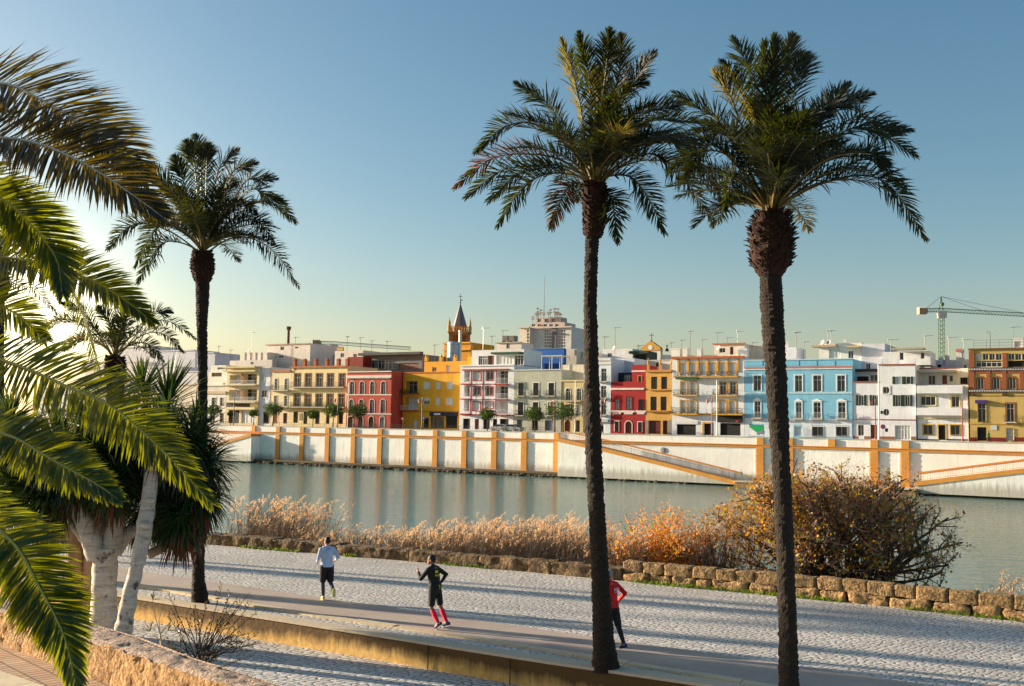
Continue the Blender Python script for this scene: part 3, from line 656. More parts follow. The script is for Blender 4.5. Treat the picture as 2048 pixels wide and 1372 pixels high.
h = house('house', 'narrow beige house with plants on its roof terrace', Z2, 1386, 1572, 776, O1, C(214, 190, 140),
    [('g', 1420, 842, 1460, 944, 'as'), ('g', 1514, 842, 1554, 944, 'as'), ('g', 1420, 984, 1458, 1085, 's'), ('g', 1513, 984, 1552, 1085, 's'), ('g', 1410, 1116, 1462, 1228, 'aw'), ('g', 1508, 1117, 1541, 1216, 'f'), ('R', 1405, 910, 1562, 948, '')], [('cornice', 1384, 772, 1574, 784, .2, C(220, 200, 160))], group=G1)
house('roof_room', '', Z2, 1388, 1572, 640, O1 + 4, C(222, 210, 190), [('g', 1430, 690, 1470, 770, 'x')], parent=h, z0=782, depth=6)
h = house('house', 'tall white house with dark balcony doors just right of the tall palm', Z3, -18, 180, 330, O1, C(222, 228, 234),
    [('g', 95, 416, 140, 526, 'bx'), ('g', 92, 566, 138, 668, 'bx'), ('g', 95, 690, 136, 812, 'bx'), ('g', 60, 880, 130, 968, 'l'), ('g', 10, 560, 40, 640, ''), ('g', 8, 720, 40, 790, '')], [('cornice', -20, 326, 182, 350, .3, C(228, 226, 222)), ('cornice', -20, 350, 182, 382, .15, C(228, 226, 222)), ('string_course', -20, 860, 182, 868, .1, C(200, 206, 214)), ('shop_fascia', 40, 850, 160, 876, .3, C(190, 196, 200))], depth=16, group=G1)
DR = C(168, 30, 30); PW = C(232, 214, 206)
h = house('house', 'small dark red house with a white framed arched door', Z3, 181, 476, 530, O1, DR,
    [('g', 212, 677, 250, 768, 'rf'), ('g', 309, 657, 356, 768, 'rf'), ('g', 415, 680, 457, 772, 'rf'), ('g', 213, 870, 245, 956, 'crf', PW), ('g', 303, 868, 358, 970, 'caw', PW), ('g', 412, 876, 444, 962, 'crf', PW)],
    [('white_band', 181, 582, 466, 599, .14, PW)] + [('window_panel', c - w_, 776, c + w_, 792, .1, PW) for c, w_ in ((231, 48), (331, 52), (436, 44))] + [('window_panel', c - w_ * .7, 792, c + w_ * .7, 808, .09, PW) for c, w_ in ((231, 48), (331, 52), (436, 44))], group=G1)
house('roof_room', '', Z3, 358, 476, 385, O1 + .3, DR, [('g', 415, 482, 441, 544, 'cf', C(190, 130, 80))], [('white_band', 358, 432, 476, 445, .1, PW)], parent=h, z0=534, depth=5)
house('roof_room', '', Z3, 240, 357, 452, O1 + 3, C(30, 44, 60), [('g', 290, 470, 350, 530, 'mx')], parent=h, z0=534, depth=4)
TN = C(218, 166, 84); TC = C(206, 150, 70)
h = house('house', 'narrow tan house with blue shuttered windows and two garage doors', Z3, 478, 700, 432, O1, TN,
    [('g', a, 486, b, 592, 'f') for a, b in ((524, 576), (610, 661))] + [('g', a, 657, b, 775, 'f') for a, b in ((518, 571), (605, 656))] + [('g', 505, 862, 606, 976, 'wC', C(92, 22, 22)), ('g', 624, 862, 664, 980, 'wC', C(80, 22, 20))],
    [('cornice', 476, 428, 702, 446, .25, C(206, 140, 74)), ('ledge', 505, 594, 668, 604, .25, TC), ('ledge', 500, 778, 682, 792, .3, C(170, 110, 50)), ('pilaster', 478, 860, 502, 984, .06, C(150, 140, 126)), ('pilaster', 666, 860, 700, 984, .06, C(150, 140, 126))], group=G1)
for c in (496, 600, 692):
    s, z = FP(1180 + c / KZ, 640 + 432 / KZ, O1); f = MB(); x = s - h['s']; z -= h['z']; f.box(x - .22, x + .22, 0, .44, z, z + 1.1); f.lathe([(.26, 0), (.3, .1), (.14, .25), (.16, .6), (.05, .95)], 8, (x, .22, z + 1.1)); f.build('finial', plaster(TC), h)
YT = C(214, 156, 50); WB_ = C(228, 230, 234)
h = house('apartment_house', 'white house with yellow trimmed loggia of six arches and a cafe below', Z3, 704, 1324, 326, O1 - .1, WB_,
    [('g', c - 28, 364, c + 28, 470, 'acl', YT) for c in (806, 886, 969, 1052, 1139, 1223)] + [('g', a, 527, b, 636, 'cl', YT) for a, b in ((777, 830), (860, 915))] + [('g', a, 530, b, 636, 'cx', YT) for a, b in ((1112, 1166), (1197, 1250))] +
    [('g', a, 690, b, 800, 'cl', YT) for a, b in ((775, 830), (858, 914), (1105, 1165), (1192, 1250))] + [('g', 744, 896, 908, 986, 'k'), ('g', 978, 888, 1038, 986, 'k'), ('g', 1116, 886, 1290, 990, 'k')] +
    [('R', 730, 446, 1282, 486, 'v', YT), ('R', 726, 598, 936, 644, 'v', YT), ('R', 1062, 598, 1274, 646, 'v', YT), ('R', 706, 752, 936, 803, 'v', YT), ('R', 1060, 756, 1320, 806, 'v', YT)],
    [('pilaster', c - 7, 336, c + 7, 446, .12, YT) for c in (757, 845, 927, 1010, 1096, 1180, 1270)] + [('tile_cornice', 700, 312, 1328, 330, .45, C(190, 96, 50)), ('string_course', 704, 804, 1324, 816, .1, YT), ('door_frame', 962, 876, 976, 986, .06, YT), ('door_frame', 1040, 876, 1048, 986, .06, YT), ('door_frame', 976, 876, 1040, 888, .06, YT),
     ('shop_fascia', 722, 866, 926, 892, .1, C(222, 222, 222)), ('green_awning', 750, 490, 938, 508, .95, C(30, 90, 50))], group=G1, cat='house')
def tomesh(o):
    bpy.context.view_layer.update()
    me = bpy.data.meshes.new_from_object(o); n = bpy.data.objects.new(o.name, me); nm = o.name; bpy.data.objects.remove(o); n.name = nm; COL.objects.link(n); return n
def sign_text(txt, Z, x, y, hpx, off, proud, mat, parent, align='LEFT', name='lettering'):
    s, z = FP(Z[0] + x / KZ, Z[1] + y / KZ, off); z2 = FP(Z[0] + x / KZ, Z[1] + (y + hpx) / KZ, off)[1]
    c = bpy.data.curves.new(name, 'FONT'); c.body = txt; c.size = (z - z2) * 1.4; c.extrude = .01; c.align_x = align; c.materials.append(mat)
    o = bpy.data.objects.new(name, c); COL.objects.link(o); o.parent = parent
    o = tomesh(o); o.parent = parent
    o.location = (s - parent['s'], off - parent['o'] - proud, z2 - parent['z']); o.rotation_euler = (pi / 2, 0, 0); return o
f = MB(); q0, r1 = FP(1180 + 1097 / KZ, 640 + 818 / KZ, O1); q1, r0 = FP(1180 + 1312 / KZ, 640 + 880 / KZ, O1); f.box(q0 - h['s'], q1 - h['s'], -.3, -.05, r0 - h['z'], r1 - h['z']); f.build('shop_sign', mDARK, h)
mLET = plain(C(235, 235, 238), .4, name='sign_letters')
sign_text('T', Z3, 1135, 826, 26, O1, .34, mLET, h); sign_text('de Triana', Z3, 1160, 830, 19, O1, .34, mLET, h); sign_text('CAFE  BAR', Z3, 1135, 860, 10, O1, .34, plain(C(120, 124, 130), .4), h)
f = MB(); q0, r1 = FP(1180 + 1255 / KZ, 640 + 862 / KZ, O1); f.box(q0 - h['s'], q0 - h['s'] + .5, -.34, -.3, r1 - h['z'] - .2, r1 - h['z']); f.build('sign_badge', plain(C(196, 30, 36), .4), h)
BL = C(126, 186, 214); BP = C(190, 212, 224); BLW = C(232, 234, 236)
s14 = [(Z4, 8, 70), (Z4, 165, 235), (Z4, 370, 438)]; kx = (1588 - 1180) * KZ; ky = (580 - 640) * KZ
def c43(x, y): return x + kx, y + ky
BWN = [('g', 1403, 476, 1466, 608, 'csx', BLW), ('g', 1586, 480, 1646, 610, 'csx', BLW), ('g', 1410, 696, 1462, 840, 'cspBx', BLW), ('g', 1590, 700, 1640, 842, 'cspBx', BLW), ('g', 1368, 900, 1492, 996, 'l')]
for a, b in ((8, 70), (165, 235), (370, 438)): (xa, ya), (xb, yb) = c43(a, 732), c43(b, 870); BWN.append(('g', xa, ya, xb, yb, 'csx', BLW))
for a, b in ((15, 65), (168, 230), (378, 442)): (xa, ya), (xb, yb) = c43(a, 962), c43(b, 1102); BWN.append(('g', xa, ya, xb, yb, 'cspBx', BLW))
for a, b, o in ((8, 70, 'l'), (155, 250, 'rs'), (360, 455, 'rs')): (xa, ya), (xb, yb) = c43(a, 1172), c43(b, 1250); BWN.append(('g', xa, ya, xb, yb, o))
xe = c43(500, 0)[0]
h = house('house', 'wide sky blue house with white framed tall windows and white balconies', Z3, 1327, xe, 338, O1 - .1, BL, BWN,
    [('cornice', 1324, 400, xe + 2, 412, .22, C(190, 120, 110)), ('cornice', 1324, 412, xe + 2, 424, .14, BLW), ('coping', 1324, 334, xe + 2, 344, .12, BP), ('string_course', 1326, 620, xe, 632, .1, BP), ('pale_base', 1326.5, 846, 1366, 1004, .02, C(214, 224, 232)), ('pale_base', 1326.5, 846, xe - 1, 896, .016, C(214, 224, 232)), ('pale_base', 1494, 896, c43(-2, 0)[0], 1004, .02, C(214, 224, 232)), ('pale_base', c43(72, 0)[0], 896, c43(150, 0)[0], 1004, .02, C(214, 224, 232)), ('pale_base', c43(255, 0)[0], 896, c43(355, 0)[0], 1004, .02, C(214, 224, 232)), ('pale_base', c43(460, 0)[0], 896, c43(498, 0)[0], 1004, .02, C(214, 224, 232))] +
    [('parapet_panel', 1340 + i * 155, 350, 1480 + i * 155, 394, .05, C(120, 190, 222)) for i in range(6)], group=G1)
# green and white poster in the shop window of the blue house
s0_, zz1 = FP(1180 + 1370 / KZ, 640 + 902 / KZ, O1); s1_, zz0 = FP(1180 + 1490 / KZ, 640 + 995 / KZ, O1); X0, X1, A0, A1 = s0_ - h['s'], s1_ - h['s'], zz0 - h['z'], zz1 - h['z']
f = MB(); f.box(X0, X1, -.03, .0, A0, A1); po = f.build('poster', plain(C(226, 230, 230), .4), h)
f = MB(); f.add([(X0, -.034, A1 - .3), (X0, -.034, A1), (X1, -.034, A1), (X1, -.034, A1 - .9), ((X0 + X1) / 2, -.034, A1 - 1.15)], ((0, 1, 2, 3, 4),)); f.build('green_print', plain(C(20, 160, 90), .4), po)
f = MB(); f.tube([(X0 + 1.5, -.036, A0 + .45), (X0 + 1.5, -.031, A0 + .45)], .32, 18); f.tube([(X0 + 2.1, -.036, A0 + .6), (X0 + 2.1, -.031, A0 + .6)], .36, 18); f.build('grey_print', plain(C(120, 130, 150), .4), po)
# ---- right group (crop 4)
WH = C(228, 230, 234); PLN = C(150, 96, 70)
h = house('house', 'low white house with green shuttered arched windows beside the blue house', Z4, 503, 727, 792, O1, WH,
    [('g', 552, 900, 598, 990, 'atx'), ('g', 668, 900, 712, 990, 'atx'), ('g', 548, 1156, 600, 1250, 'x'), ('g', 656, 1156, 712, 1276, 'w')], [('coping', 500, 782, 728, 793, .15, C(150, 80, 60)), ('string_course', 503, 1104, 727, 1112, .08, C(170, 120, 110)), ('plinth', 503, 1254, 545, 1284, .04, PLN), ('plinth', 602, 1254, 654, 1284, .04, PLN)], group=G1)
house('roof_room', '', Z4, 522, 727, 690, O1 + 3, C(210, 210, 214), [('g', 530, 740, 640, 785, 'k'), ('g', 650, 725, 720, 780, 'x')], [('dark_awning', 520, 680, 727, 700, 1.2, C(60, 48, 44))], parent=h, z0=796, depth=5)
h = house('house', 'white house with two round windows and double green shutters', Z4, 730, 1041, 640, O1 - .1, WH,
    [('g', 870, 742, 925, 806, 'tl'), ('g', 960, 742, 1000, 806, 'tx'), ('g', 868, 900, 912, 996, 'tx'), ('g', 950, 900, 994, 996, 'tx'), ('g', 762, 830, 820, 890, 'Oxs'), ('g', 764, 1018, 818, 1078, 'Ox'), ('g', 866, 1162, 1000, 1284, 'mlx'), ('g', 780, 1186, 806, 1216, 'k')],
    [('coping', 728, 634, 1042, 645, .15, C(150, 80, 60)), ('string_course', 730, 1108, 1041, 1116, .08, C(170, 90, 84)), ('plinth', 730, 1256, 862, 1286, .04, PLN), ('plinth', 1003, 1256, 1041, 1286, .04, PLN), ('dark_vent', 742, 1036, 760, 1062, .05, C(30, 30, 32))], group=G1)
for a, b in ((734, 758), (868, 894), (1005, 1040)):
    f = MB(); q0, r1 = FP(1588 + a / KZ, 580 + 592 / KZ, O1); q1, r0 = FP(1588 + b / KZ, 580 + 640 / KZ, O1); f.box(q0 - h['s'], q1 - h['s'], .02, .35, r0 - h['z'], r1 - h['z']); f.build('roof_pier', plaster(WH), h)
h2 = house('roof_room', '', Z4, 760, 1170, 528, O1 + 4, C(222, 222, 224), [('g', 905, 535, 940, 600, 'x'), ('g', 1085, 535, 1120, 590, 'x')], [('awning', 855, 502, 1130, 517, 1.8, C(170, 160, 140))], parent=h, z0=645, depth=5)
h = house('house', 'white house with yellow framed windows and a wide solid balcony', Z4, 1056, 1492, 816, O1 + .2, WH,
    [('g', 1086, 912, 1214, 988, 'cx', C(214, 190, 110)), ('g', 1350, 912, 1418, 1004, 'cx', C(214, 190, 110)), ('g', 1108, 1158, 1188, 1238, 'crx', C(220, 180, 60)), ('g', 1238, 1158, 1298, 1286, 'ck', C(220, 180, 60)), ('g', 1342, 1158, 1424, 1240, 'crx', C(220, 180, 60)), ('R', 1060, 822, 1452, 876, 'S', C(232, 232, 234)), ('R', 1060, 1012, 1452, 1064, 'S', C(232, 232, 234))],
    [('string_course', 1056, 1098, 1492, 1108, .1, C(200, 186, 150)), ('plinth', 1056, 1278, 1234, 1290, .05, C(60, 58, 60)), ('plinth', 1302, 1278, 1492, 1290, .05, C(60, 58, 60))], group=G1)
house('roof_room', '', Z4, 1070, 1492, 672, O1 + 3.5, C(222, 222, 226), [('g', 1150, 732, 1212, 812, 'x'), ('g', 1270, 732, 1312, 806, 'w'), ('g', 1330, 732, 1364, 786, 'x'), ('g', 1425, 750, 1490, 806, 'k')], [('canopy', 1078, 694, 1415, 712, 2.4, C(196, 186, 166)), ('coping', 1070, 666, 1392, 674, .1, C(150, 50, 46))], parent=h, z0=820, depth=6)
OL = C(194, 166, 96); BK = C(150, 82, 50); TI = C(214, 210, 214)
wx = [('g', c - 28, 746, c + 28, 850, 'acx', BK) for c in (1600, 1736, 1874, 2020, 2150)]
h = house('house', 'ornate olive and brick house at the right edge with a glazed attic', Z4, 1500, 2330, 500, O1 - .3, OL,
    wx + [('g', 1562, 545, 1612, 600, 'l'), ('g', 1618, 545, 1668, 600, ''), ('g', 1674, 545, 1724, 600, ''), ('g', 1730, 545, 1784, 600, ''), ('g', 1560, 606, 1784, 660, 'mx'), ('g', 1836, 545, 1890, 600, ''), ('g', 1896, 545, 1950, 600, ''), ('g', 1956, 545, 2010, 600, ''), ('g', 1836, 606, 2010, 660, 'k'),
     ('g', 1576, 972, 1646, 1132, 'crx', OL), ('g', 1822, 972, 1888, 1130, 'cbx', BK), ('g', 2060, 972, 2130, 1130, 'cbx', BK), ('g', 1572, 1176, 1650, 1292, 'k'), ('g', 1820, 1186, 1886, 1290, 'rl'), ('g', 2050, 1180, 2130, 1290, 'w')],
    [('brick_pier', a, 690, b, 852, .14, BK) for a, b in ((1500, 1546), (1650, 1684), (1786, 1822), (1934, 1972), (2076, 2110))] + [('tile_band', 1498, 664, 2330, 690, .22, C(70, 40, 40)), ('tile_band', 1498, 852, 2330, 876, .22, C(50, 44, 52)), ('tile_band', 1498, 694, 2330, 712, .1, BK), ('brick_pier', 1500, 520, 1546, 664, .15, BK), ('brick_pier', 1786, 540, 1826, 664, .15, BK), ('roof_coping', 1494, 494, 2330, 506, .25, C(120, 84, 60)), ('plinth', 1502, 1264, 1570, 1298, .05, C(110, 30, 24)), ('plinth', 1652, 1264, 1816, 1298, .05, C(110, 30, 24)), ('plinth', 1890, 1264, 2046, 1298, .05, C(110, 30, 24)),
     ('wall_plaque', 1690, 1160, 1740, 1200, .06, C(190, 204, 210)), ('window_hood', 1556, 944, 1656, 972, .5, C(66, 44, 120)), ('dark_corbel', 1508, 880, 1545, 906, .2, C(90, 60, 50)), ('dark_corbel', 1786, 880, 1820, 906, .2, C(90, 60, 50)), ('string_course', 1500, 905, 2330, 910, .06, C(120, 80, 40)), ('string_course', 1500, 1148, 2330, 1156, .08, C(190, 150, 70))] +
    [('dentil', 1504 + i * 14, 674, 1511 + i * 14, 688, .25, TI) for i in range(40)] + [('dentil', 1504 + i * 14, 858, 1511 + i * 14, 872, .25, TI) for i in range(40)], group=G1, dirt=.25)
f = MB(); s, z = FP(1588 + 1536 / KZ, 580 + 496 / KZ, O1); x = s - h['s']; z -= h['z']
for zz in (.35, .75, 1.15): f.tube([(x, 1, z + zz), (x + 14, 1, z + zz)], .025, 4)
for i in range(9): f.tube([(x + i * 1.7, 1, z), (x + i * 1.7, 1, z + 1.2)], .03, 4)
f.build('roof_railing', mRAIL, h)
house('roof_room', '', Z4, 1878, 1972, 410, O1 + 2, C(214, 212, 214), [('g', 1890, 440, 1950, 490, 'l')], parent=h, z0=500, depth=3)
# ================================================================ ROOFSCAPE BEHIND THE STREET
G2 = 'buildings behind the street row'
PALE = C(222, 214, 206)
def blk(label, Z, x0, x1, yt, off, col, wins=(), trims=(), depth=10, name='building'): return house(name, label, Z, x0, x1, yt, off, col, wins, trims, depth, cat='building', group=G2)
B = (0, 640)
b = blk('tall pale block with a dark chimney above the cream houses', Z1, 655, 1028, 206, 26, C(226, 214, 204), [('g', 775, 228, 806, 258, 'x'), ('g', 900, 228, 926, 244, 'x'), ('g', 758, 305, 800, 325, 'x')], [('coping', 650, 202, 1030, 212, .2, C(190, 160, 140))], 12)
s, z = FP(380 + 842 / KZ, 640 + 206 / KZ, 28); f = MB(); f.lathe([(.34, 0), (.30, 3.2), (.36, 3.25), (.55, 3.6), (.62, 4.1), (.55, 4.2)], 12, (s - b['s'], 2, z - b['z'])); f.build('chimney', plaster(C(110, 70, 54)), b)
blk('long pale parapet block left of the chimney block', Z1, 468, 660, 278, 23.5, C(226, 214, 200), [], [('pier', 468 + i * 46, 278, 474 + i * 46, 345, .1, C(200, 184, 168)) for i in range(4)], 3)
blk('grey pale wall under the long parapet block', Z1, 336, 700, 345, 22, C(206, 196, 190), [('g', 520, 360, 545, 380, 'x')], [], 1.3)
blk('white house with an ochre gable trim behind the red house', Z1, 1238, 1480, 262, 27, C(222, 212, 200), [('g', 1290, 285, 1320, 320, 'x'), ('g', 1400, 290, 1430, 325, 'x')], [('gable_trim', 1262, 236, 1312, 262, .1, C(206, 160, 70))], 8)
blk('dark red wall rising behind the terracotta house', Z1, 1347, 1480, 316, 20.5, C(130, 34, 28), [], [], 3)
blk('low building with a dark sheet roof and terrace clutter', Z1, 1482, 1990, 300, 24, C(120, 118, 116), [('g', 1500, 345, 1580, 420, 'x'), ('g', 1610, 345, 1760, 420, 'mx'), ('g', 1790, 370, 1960, 425, 'wC', C(110, 70, 50))], [('sheet_roof', 1470, 280, 2000, 302, 1.2, C(84, 82, 82))], 9)
blk('pale house with rows of small chimneys', Z1, 1032, 1238, 300, 34, C(200, 170, 150), [('g', 1060, 320, 1085, 345, 'x'), ('g', 1180, 320, 1205, 345, 'x')], [('chimney_pots', 1040 + i * 32, 286, 1056 + i * 32, 300, .2, C(180, 120, 90)) for i in range(6)], 8)
# far left rooftops in the glow
for i, (a, b_, t, off, c, lb) in enumerate((
    (60, 340, 700, 9.2, C(226, 216, 200), 'pale house beside the palm trunk, half hidden by yucca leaves'), (-260, 50, 690, 9.4, C(230, 214, 190), 'cream house behind the tips of the yucca leaves'),
    (-700, -270, 740, 9.2, C(222, 206, 190), 'pink tinted house deep behind the palm fronds'), (-1300, -720, 720, 9.3, C(226, 220, 210), 'white house at the far left edge of the river street'),
    (-100, 130, 560, 24, C(206, 204, 206), 'grey white house with a terrace behind the slim palm'), (-420, -110, 520, 27, C(216, 212, 210), 'pale flat roofed house behind the short palm crown'), (-900, -430, 480, 32, C(216, 208, 204), 'long pale block in the haze at far left'),
    (60, 210, 400, 40, C(196, 196, 204), 'bluish tower flat left of the slim palm'), (-260, 40, 380, 46, C(200, 200, 206), 'bluish flat roofed block far behind the short palm'), (-620, -280, 350, 60, C(206, 202, 204), 'faded block farthest left on the skyline'))):
    zz = (0, 640); sc_ = 1
    ws = [('g', a + (b_ - a) * (q + .25) / 4, t + 40 + r * 75, a + (b_ - a) * (q + .62) / 4, t + 85 + r * 75, 'x' if (q + r) % 3 else 'l') for q in range(4) for r in range(2)]
    blk(lb, (380 - 0, 640), a, b_, t - 140 if off < 20 else t - 120, off, c, ws, [('coping', a, t - 142 if off < 20 else t - 122, b_, t - 132 if off < 20 else t - 112, .2, scalec(c, .9))], 9)
# middle
blk('bright blue rooftop wall behind the sage grey house', Z2, 1062, 1404, 506, 22, C(30, 96, 176), [('g', 1125, 620, 1205, 668, 'k')], [('coping', 1060, 502, 1406, 510, .1, C(90, 120, 160))], 1)
b = blk('white stair house with two cooling units on its roof', Z2, 826, 1040, 452, 26, C(222, 210, 200), [('g', 912, 458, 940, 502, 'x')], [('roof_edge', 820, 446, 1044, 455, .3, C(170, 160, 150))], 5)
for a in (876, 932):
    q0, r1 = FP(800 + a / KZ, 580 + 392 / KZ, 27); q1, r0 = FP(800 + (a + 48) / KZ, 580 + 450 / KZ, 27); f = MB(); X0, X1, A0, A1 = q0 - b['s'], q1 - b['s'], r0 - b['z'], r1 - b['z']
    f.box(X0, X1, 1, 2.4, A0 + .35, A1)
    for i in range(8): f.box(X0 + .05, X1 - .05, .96, 1, A0 + .45 + i * (A1 - A0 - .5) / 8, A0 + .52 + i * (A1 - A0 - .5) / 8)
    for x in (X0, X1 - .08): f.box(x, x + .08, 1, 2.4, A0, A0 + .35)
    f.build('cooling_unit', plain(C(120, 114, 108), .6, .3), b)
b = blk('ochre church body below the bell tower', Z2, 376, 606, 452, 40, C(222, 150, 30), [('g', 415, 545, 442, 600, 'x')], [('cornice', 372, 448, 608, 460, .3, C(230, 176, 70)), ('ledge', 372, 510, 608, 518, .4, C(230, 176, 70))], 10)
f = MB(); s, z = FP(800 + 505 / KZ, 580 + 600 / KZ, 36); f.lathe([(1.5, 0), (1.5, 4.6), (1.2, 4.9)], 20, (0, 0, 0)); o = empty('roof_tank', WP(s, 34, z - 1), RZ, 'pale blue round tank in front of the church tower', 'tank'); f.build('tank_body', plain(C(150, 172, 190), .5, .2), o)
f = MB(); f.tube([(1.6, 0, 0), (1.6, 0, 7.2)], .32, 12); f.tube([(1.6, 0, 7.2), (1.6, 0, 7.4)], .4, 12); f.build('flue_pipe', plain(C(190, 188, 184), .4, .4), o)
for zz in (.2, 2.2, 4.2): f = MB(); f.lathe([(1.53, 0), (1.53, .12)], 20, (0, 0, zz)); f.build('band', plain(C(120, 140, 160), .5, .3), o)
blk('pale box shaped roof room right of the blue wall', Z2, 1406, 1512, 506, 25, C(206, 196, 180), [], [('vent_panel', 1496, 510, 1508, 560, .05, C(110, 110, 110))], 4)
blk('low white roof line behind the beige house', Z2, 1512, 1665, 530, 27, C(216, 206, 196), [('g', 1540, 545, 1560, 575, 'x')], [], 5)
blk('white roof room with antennas behind the tall white house', Z3, 103, 364, 248, 27, C(224, 220, 218), [('g', 150, 285, 186, 320, 'x')], [], 6)
blk('dark green covered terrace behind the small red house', Z3, 366, 505, 268, 27.5, C(60, 70, 66), [('g', 385, 300, 480, 400, 'k')], [('awning', 350, 268, 520, 290, 1, C(46, 62, 54))], 4)
blk('white party wall rising left of the small red house', Z3, 182, 380, 330, 14.5, C(210, 214, 224), [('g', 225, 420, 250, 470, 'x')], [], 7)
blk('white terrace wall behind the tan house', Z3, 505, 702, 345, 21, C(224, 216, 208), [('g', 560, 360, 590, 400, 'x')], [('coping', 505, 341, 702, 349, .1, C(206, 200, 190))], 6)
b = blk('roof terrace with white piers above the loggia house', Z3, 700, 1330, 300, 18, C(214, 206, 196), [], [], 1)
for a, t in ((696, 250), (796, 246), (918, 252), (1270, 246)):
    q0, r1 = FP(1180 + a / KZ, 640 + t / KZ, 17.5); q1, r0 = FP(1180 + (a + 34 + 40 * (a in (696, 1270))) / KZ, 640 + 312 / KZ, 17.5); f = MB(); f.box(q0 - b['s'], q1 - b['s'], -.5, .6, r0 - b['z'], r1 - b['z']); f.box(q0 - b['s'] - .08, q1 - b['s'] + .08, -.58, .68, r1 - b['z'], r1 - b['z'] + .12); f.build('roof_pier', plaster(C(222, 218, 212)), b)
blk('cream roof room standing on the loggia house', Z3, 1066, 1326, 204, 21, C(236, 220, 200), [('g', 1200, 230, 1230, 300, 'w'), ('g', 1110, 240, 1160, 280, 'x')], [('roof_edge', 1054, 198, 1332, 210, .3, C(190, 110, 80))], 5)
blk('long cream roof room left of the right palm trunk', Z3, 1328, 1500, 226, 24, C(236, 220, 198), [], [('roof_edge', 1326, 222, 1502, 230, .15, C(206, 170, 140))], 6)
blk('white gabled roof room right of the right palm trunk', Z3, 1640, 1780, 238, 22, C(218, 214, 216), [('chim', 0, 0, 1, 1)] * 0, [('chimney', 1664, 186, 1704, 240, .1, C(206, 196, 190))], 5)
blk('white penthouse with beige awnings above the blue house', Z4, 214, 580, 458, 16, C(230, 222, 214), [('g', 300, 500, 400, 585, 'l'), ('g', 465, 520, 510, 588, 'x')], [('awning', 176, 480, 380, 496, 2, C(190, 160, 130)), ('awning', 455, 482, 575, 496, 1.4, C(206, 180, 140)), ('chimney_cap', 425, 425, 448, 458, .1, C(220, 214, 208))], 5)
blk('tall blank grey white party wall above the low white house', Z4, 582, 780, 460, 15.5, C(206, 206, 212), [('g', 615, 630, 655, 682, 'x')], [], 10)
blk('grey white clutter of roof rooms right of the plant terrace', Z4, 1172, 1400, 600, 22, C(206, 204, 208), [('g', 1230, 635, 1262, 664, 'k'), ('g', 1190, 620, 1215, 660, 'x')], [('pier', 1300, 556, 1336, 668, .4, C(190, 188, 190)), ('pier', 1240, 578, 1280, 640, .3, C(196, 196, 200))], 5)
blk('white tower room with a tile cap left of the ornate house', Z4, 1390, 1440, 510, 21, C(226, 216, 210), [], [('tile_cap', 1388, 504, 1444, 530, .15, C(190, 120, 100))], 3)
blk('small cream roof room beside the ornate house', Z4, 1440, 1500, 595, 20, C(222, 212, 200), [('g', 1455, 640, 1480, 690, 'x')], [], 4)
blk('white corner room at the right end of the blue house roof', Z4, -60, 22, 490, 18, C(224, 220, 220), [], [], 4)
# ---- tower block with roof antennas
y0 = 58
h = house('tower_block', 'distant white tower block crowned with antennas', Z2, 1112, 1468, 322, 150, C(206, 202, 196), [('g', 1240 + i * 16, 340 + j * 26, 1251 + i * 16, 360 + j * 26, 'x') for i in range(4) for j in range(7)] + [('g', 1358 + i * 16, 340 + j * 26, 1369 + i * 16, 360 + j * 26, 'x') for i in range(4) for j in range(7)],
    [('dark_shaft', 1308, 318, 1346, 560, .4, C(110, 104, 110)), ('roof_edge', 1104, 316, 1482, 328, .8, C(196, 184, 178))], 12, cat='building')
house('side_wing', '', Z2, 1022, 1110, 322, 148, C(226, 212, 190), [('g', 1088, 340 + j * 28, 1106, 362 + j * 28, 'x') for j in range(6)], [('roof_edge', 1016, 316, 1114, 328, .6, C(206, 190, 170))], parent=h, depth=10)
house('roof_room', '', Z2, 1112, 1410, 282, 154, C(196, 176, 166), [('g', 1130 + i * 50, 292, 1160 + i * 50, 312, 'x') for i in range(5)], [('red_sign', 1196, 300, 1222, 308, .2, C(190, 40, 40))], parent=h, z0=322, depth=8)
house('roof_room', '', Z2, 1160, 1372, 236, 157, C(190, 172, 164), [('g', 1180 + i * 60, 248, 1205 + i * 60, 275, 'x') for i in range(3)], parent=h, z0=284, depth=5)
rr = random.Random(4)
for i in range(14):
    zx = rr.uniform(1120, 1400); s, z = FP(800 + zx / KZ, 580 + (284 if (zx < 1160 or zx > 1372) else 238) / KZ, 156); f = MB(); hh_ = rr.uniform(1.5, 4); x = s - h['s']
    f.tube([(x, 6, z - h['z'] - .5), (x, 6, z - h['z'] + hh_)], .10, 5)
    for q in range(2): f.box(x - .5, x + .5, 5.8, 6.2, z - h['z'] + hh_ * (.5 + .3 * q), z - h['z'] + hh_ * (.5 + .3 * q) + .35)
    f.build('roof_antenna', plain(C(130, 110, 104), .5), h)
s, z = FP(800 + 1232 / KZ, 580 + 240 / KZ, 158); f = MB(); f.tube([(s - h['s'], 8, z - h['z']), (s - h['s'], 8, z - h['z'] + 15)], [.2, .06], 5); f.build('mast', plain(C(150, 140, 140), .5), h)
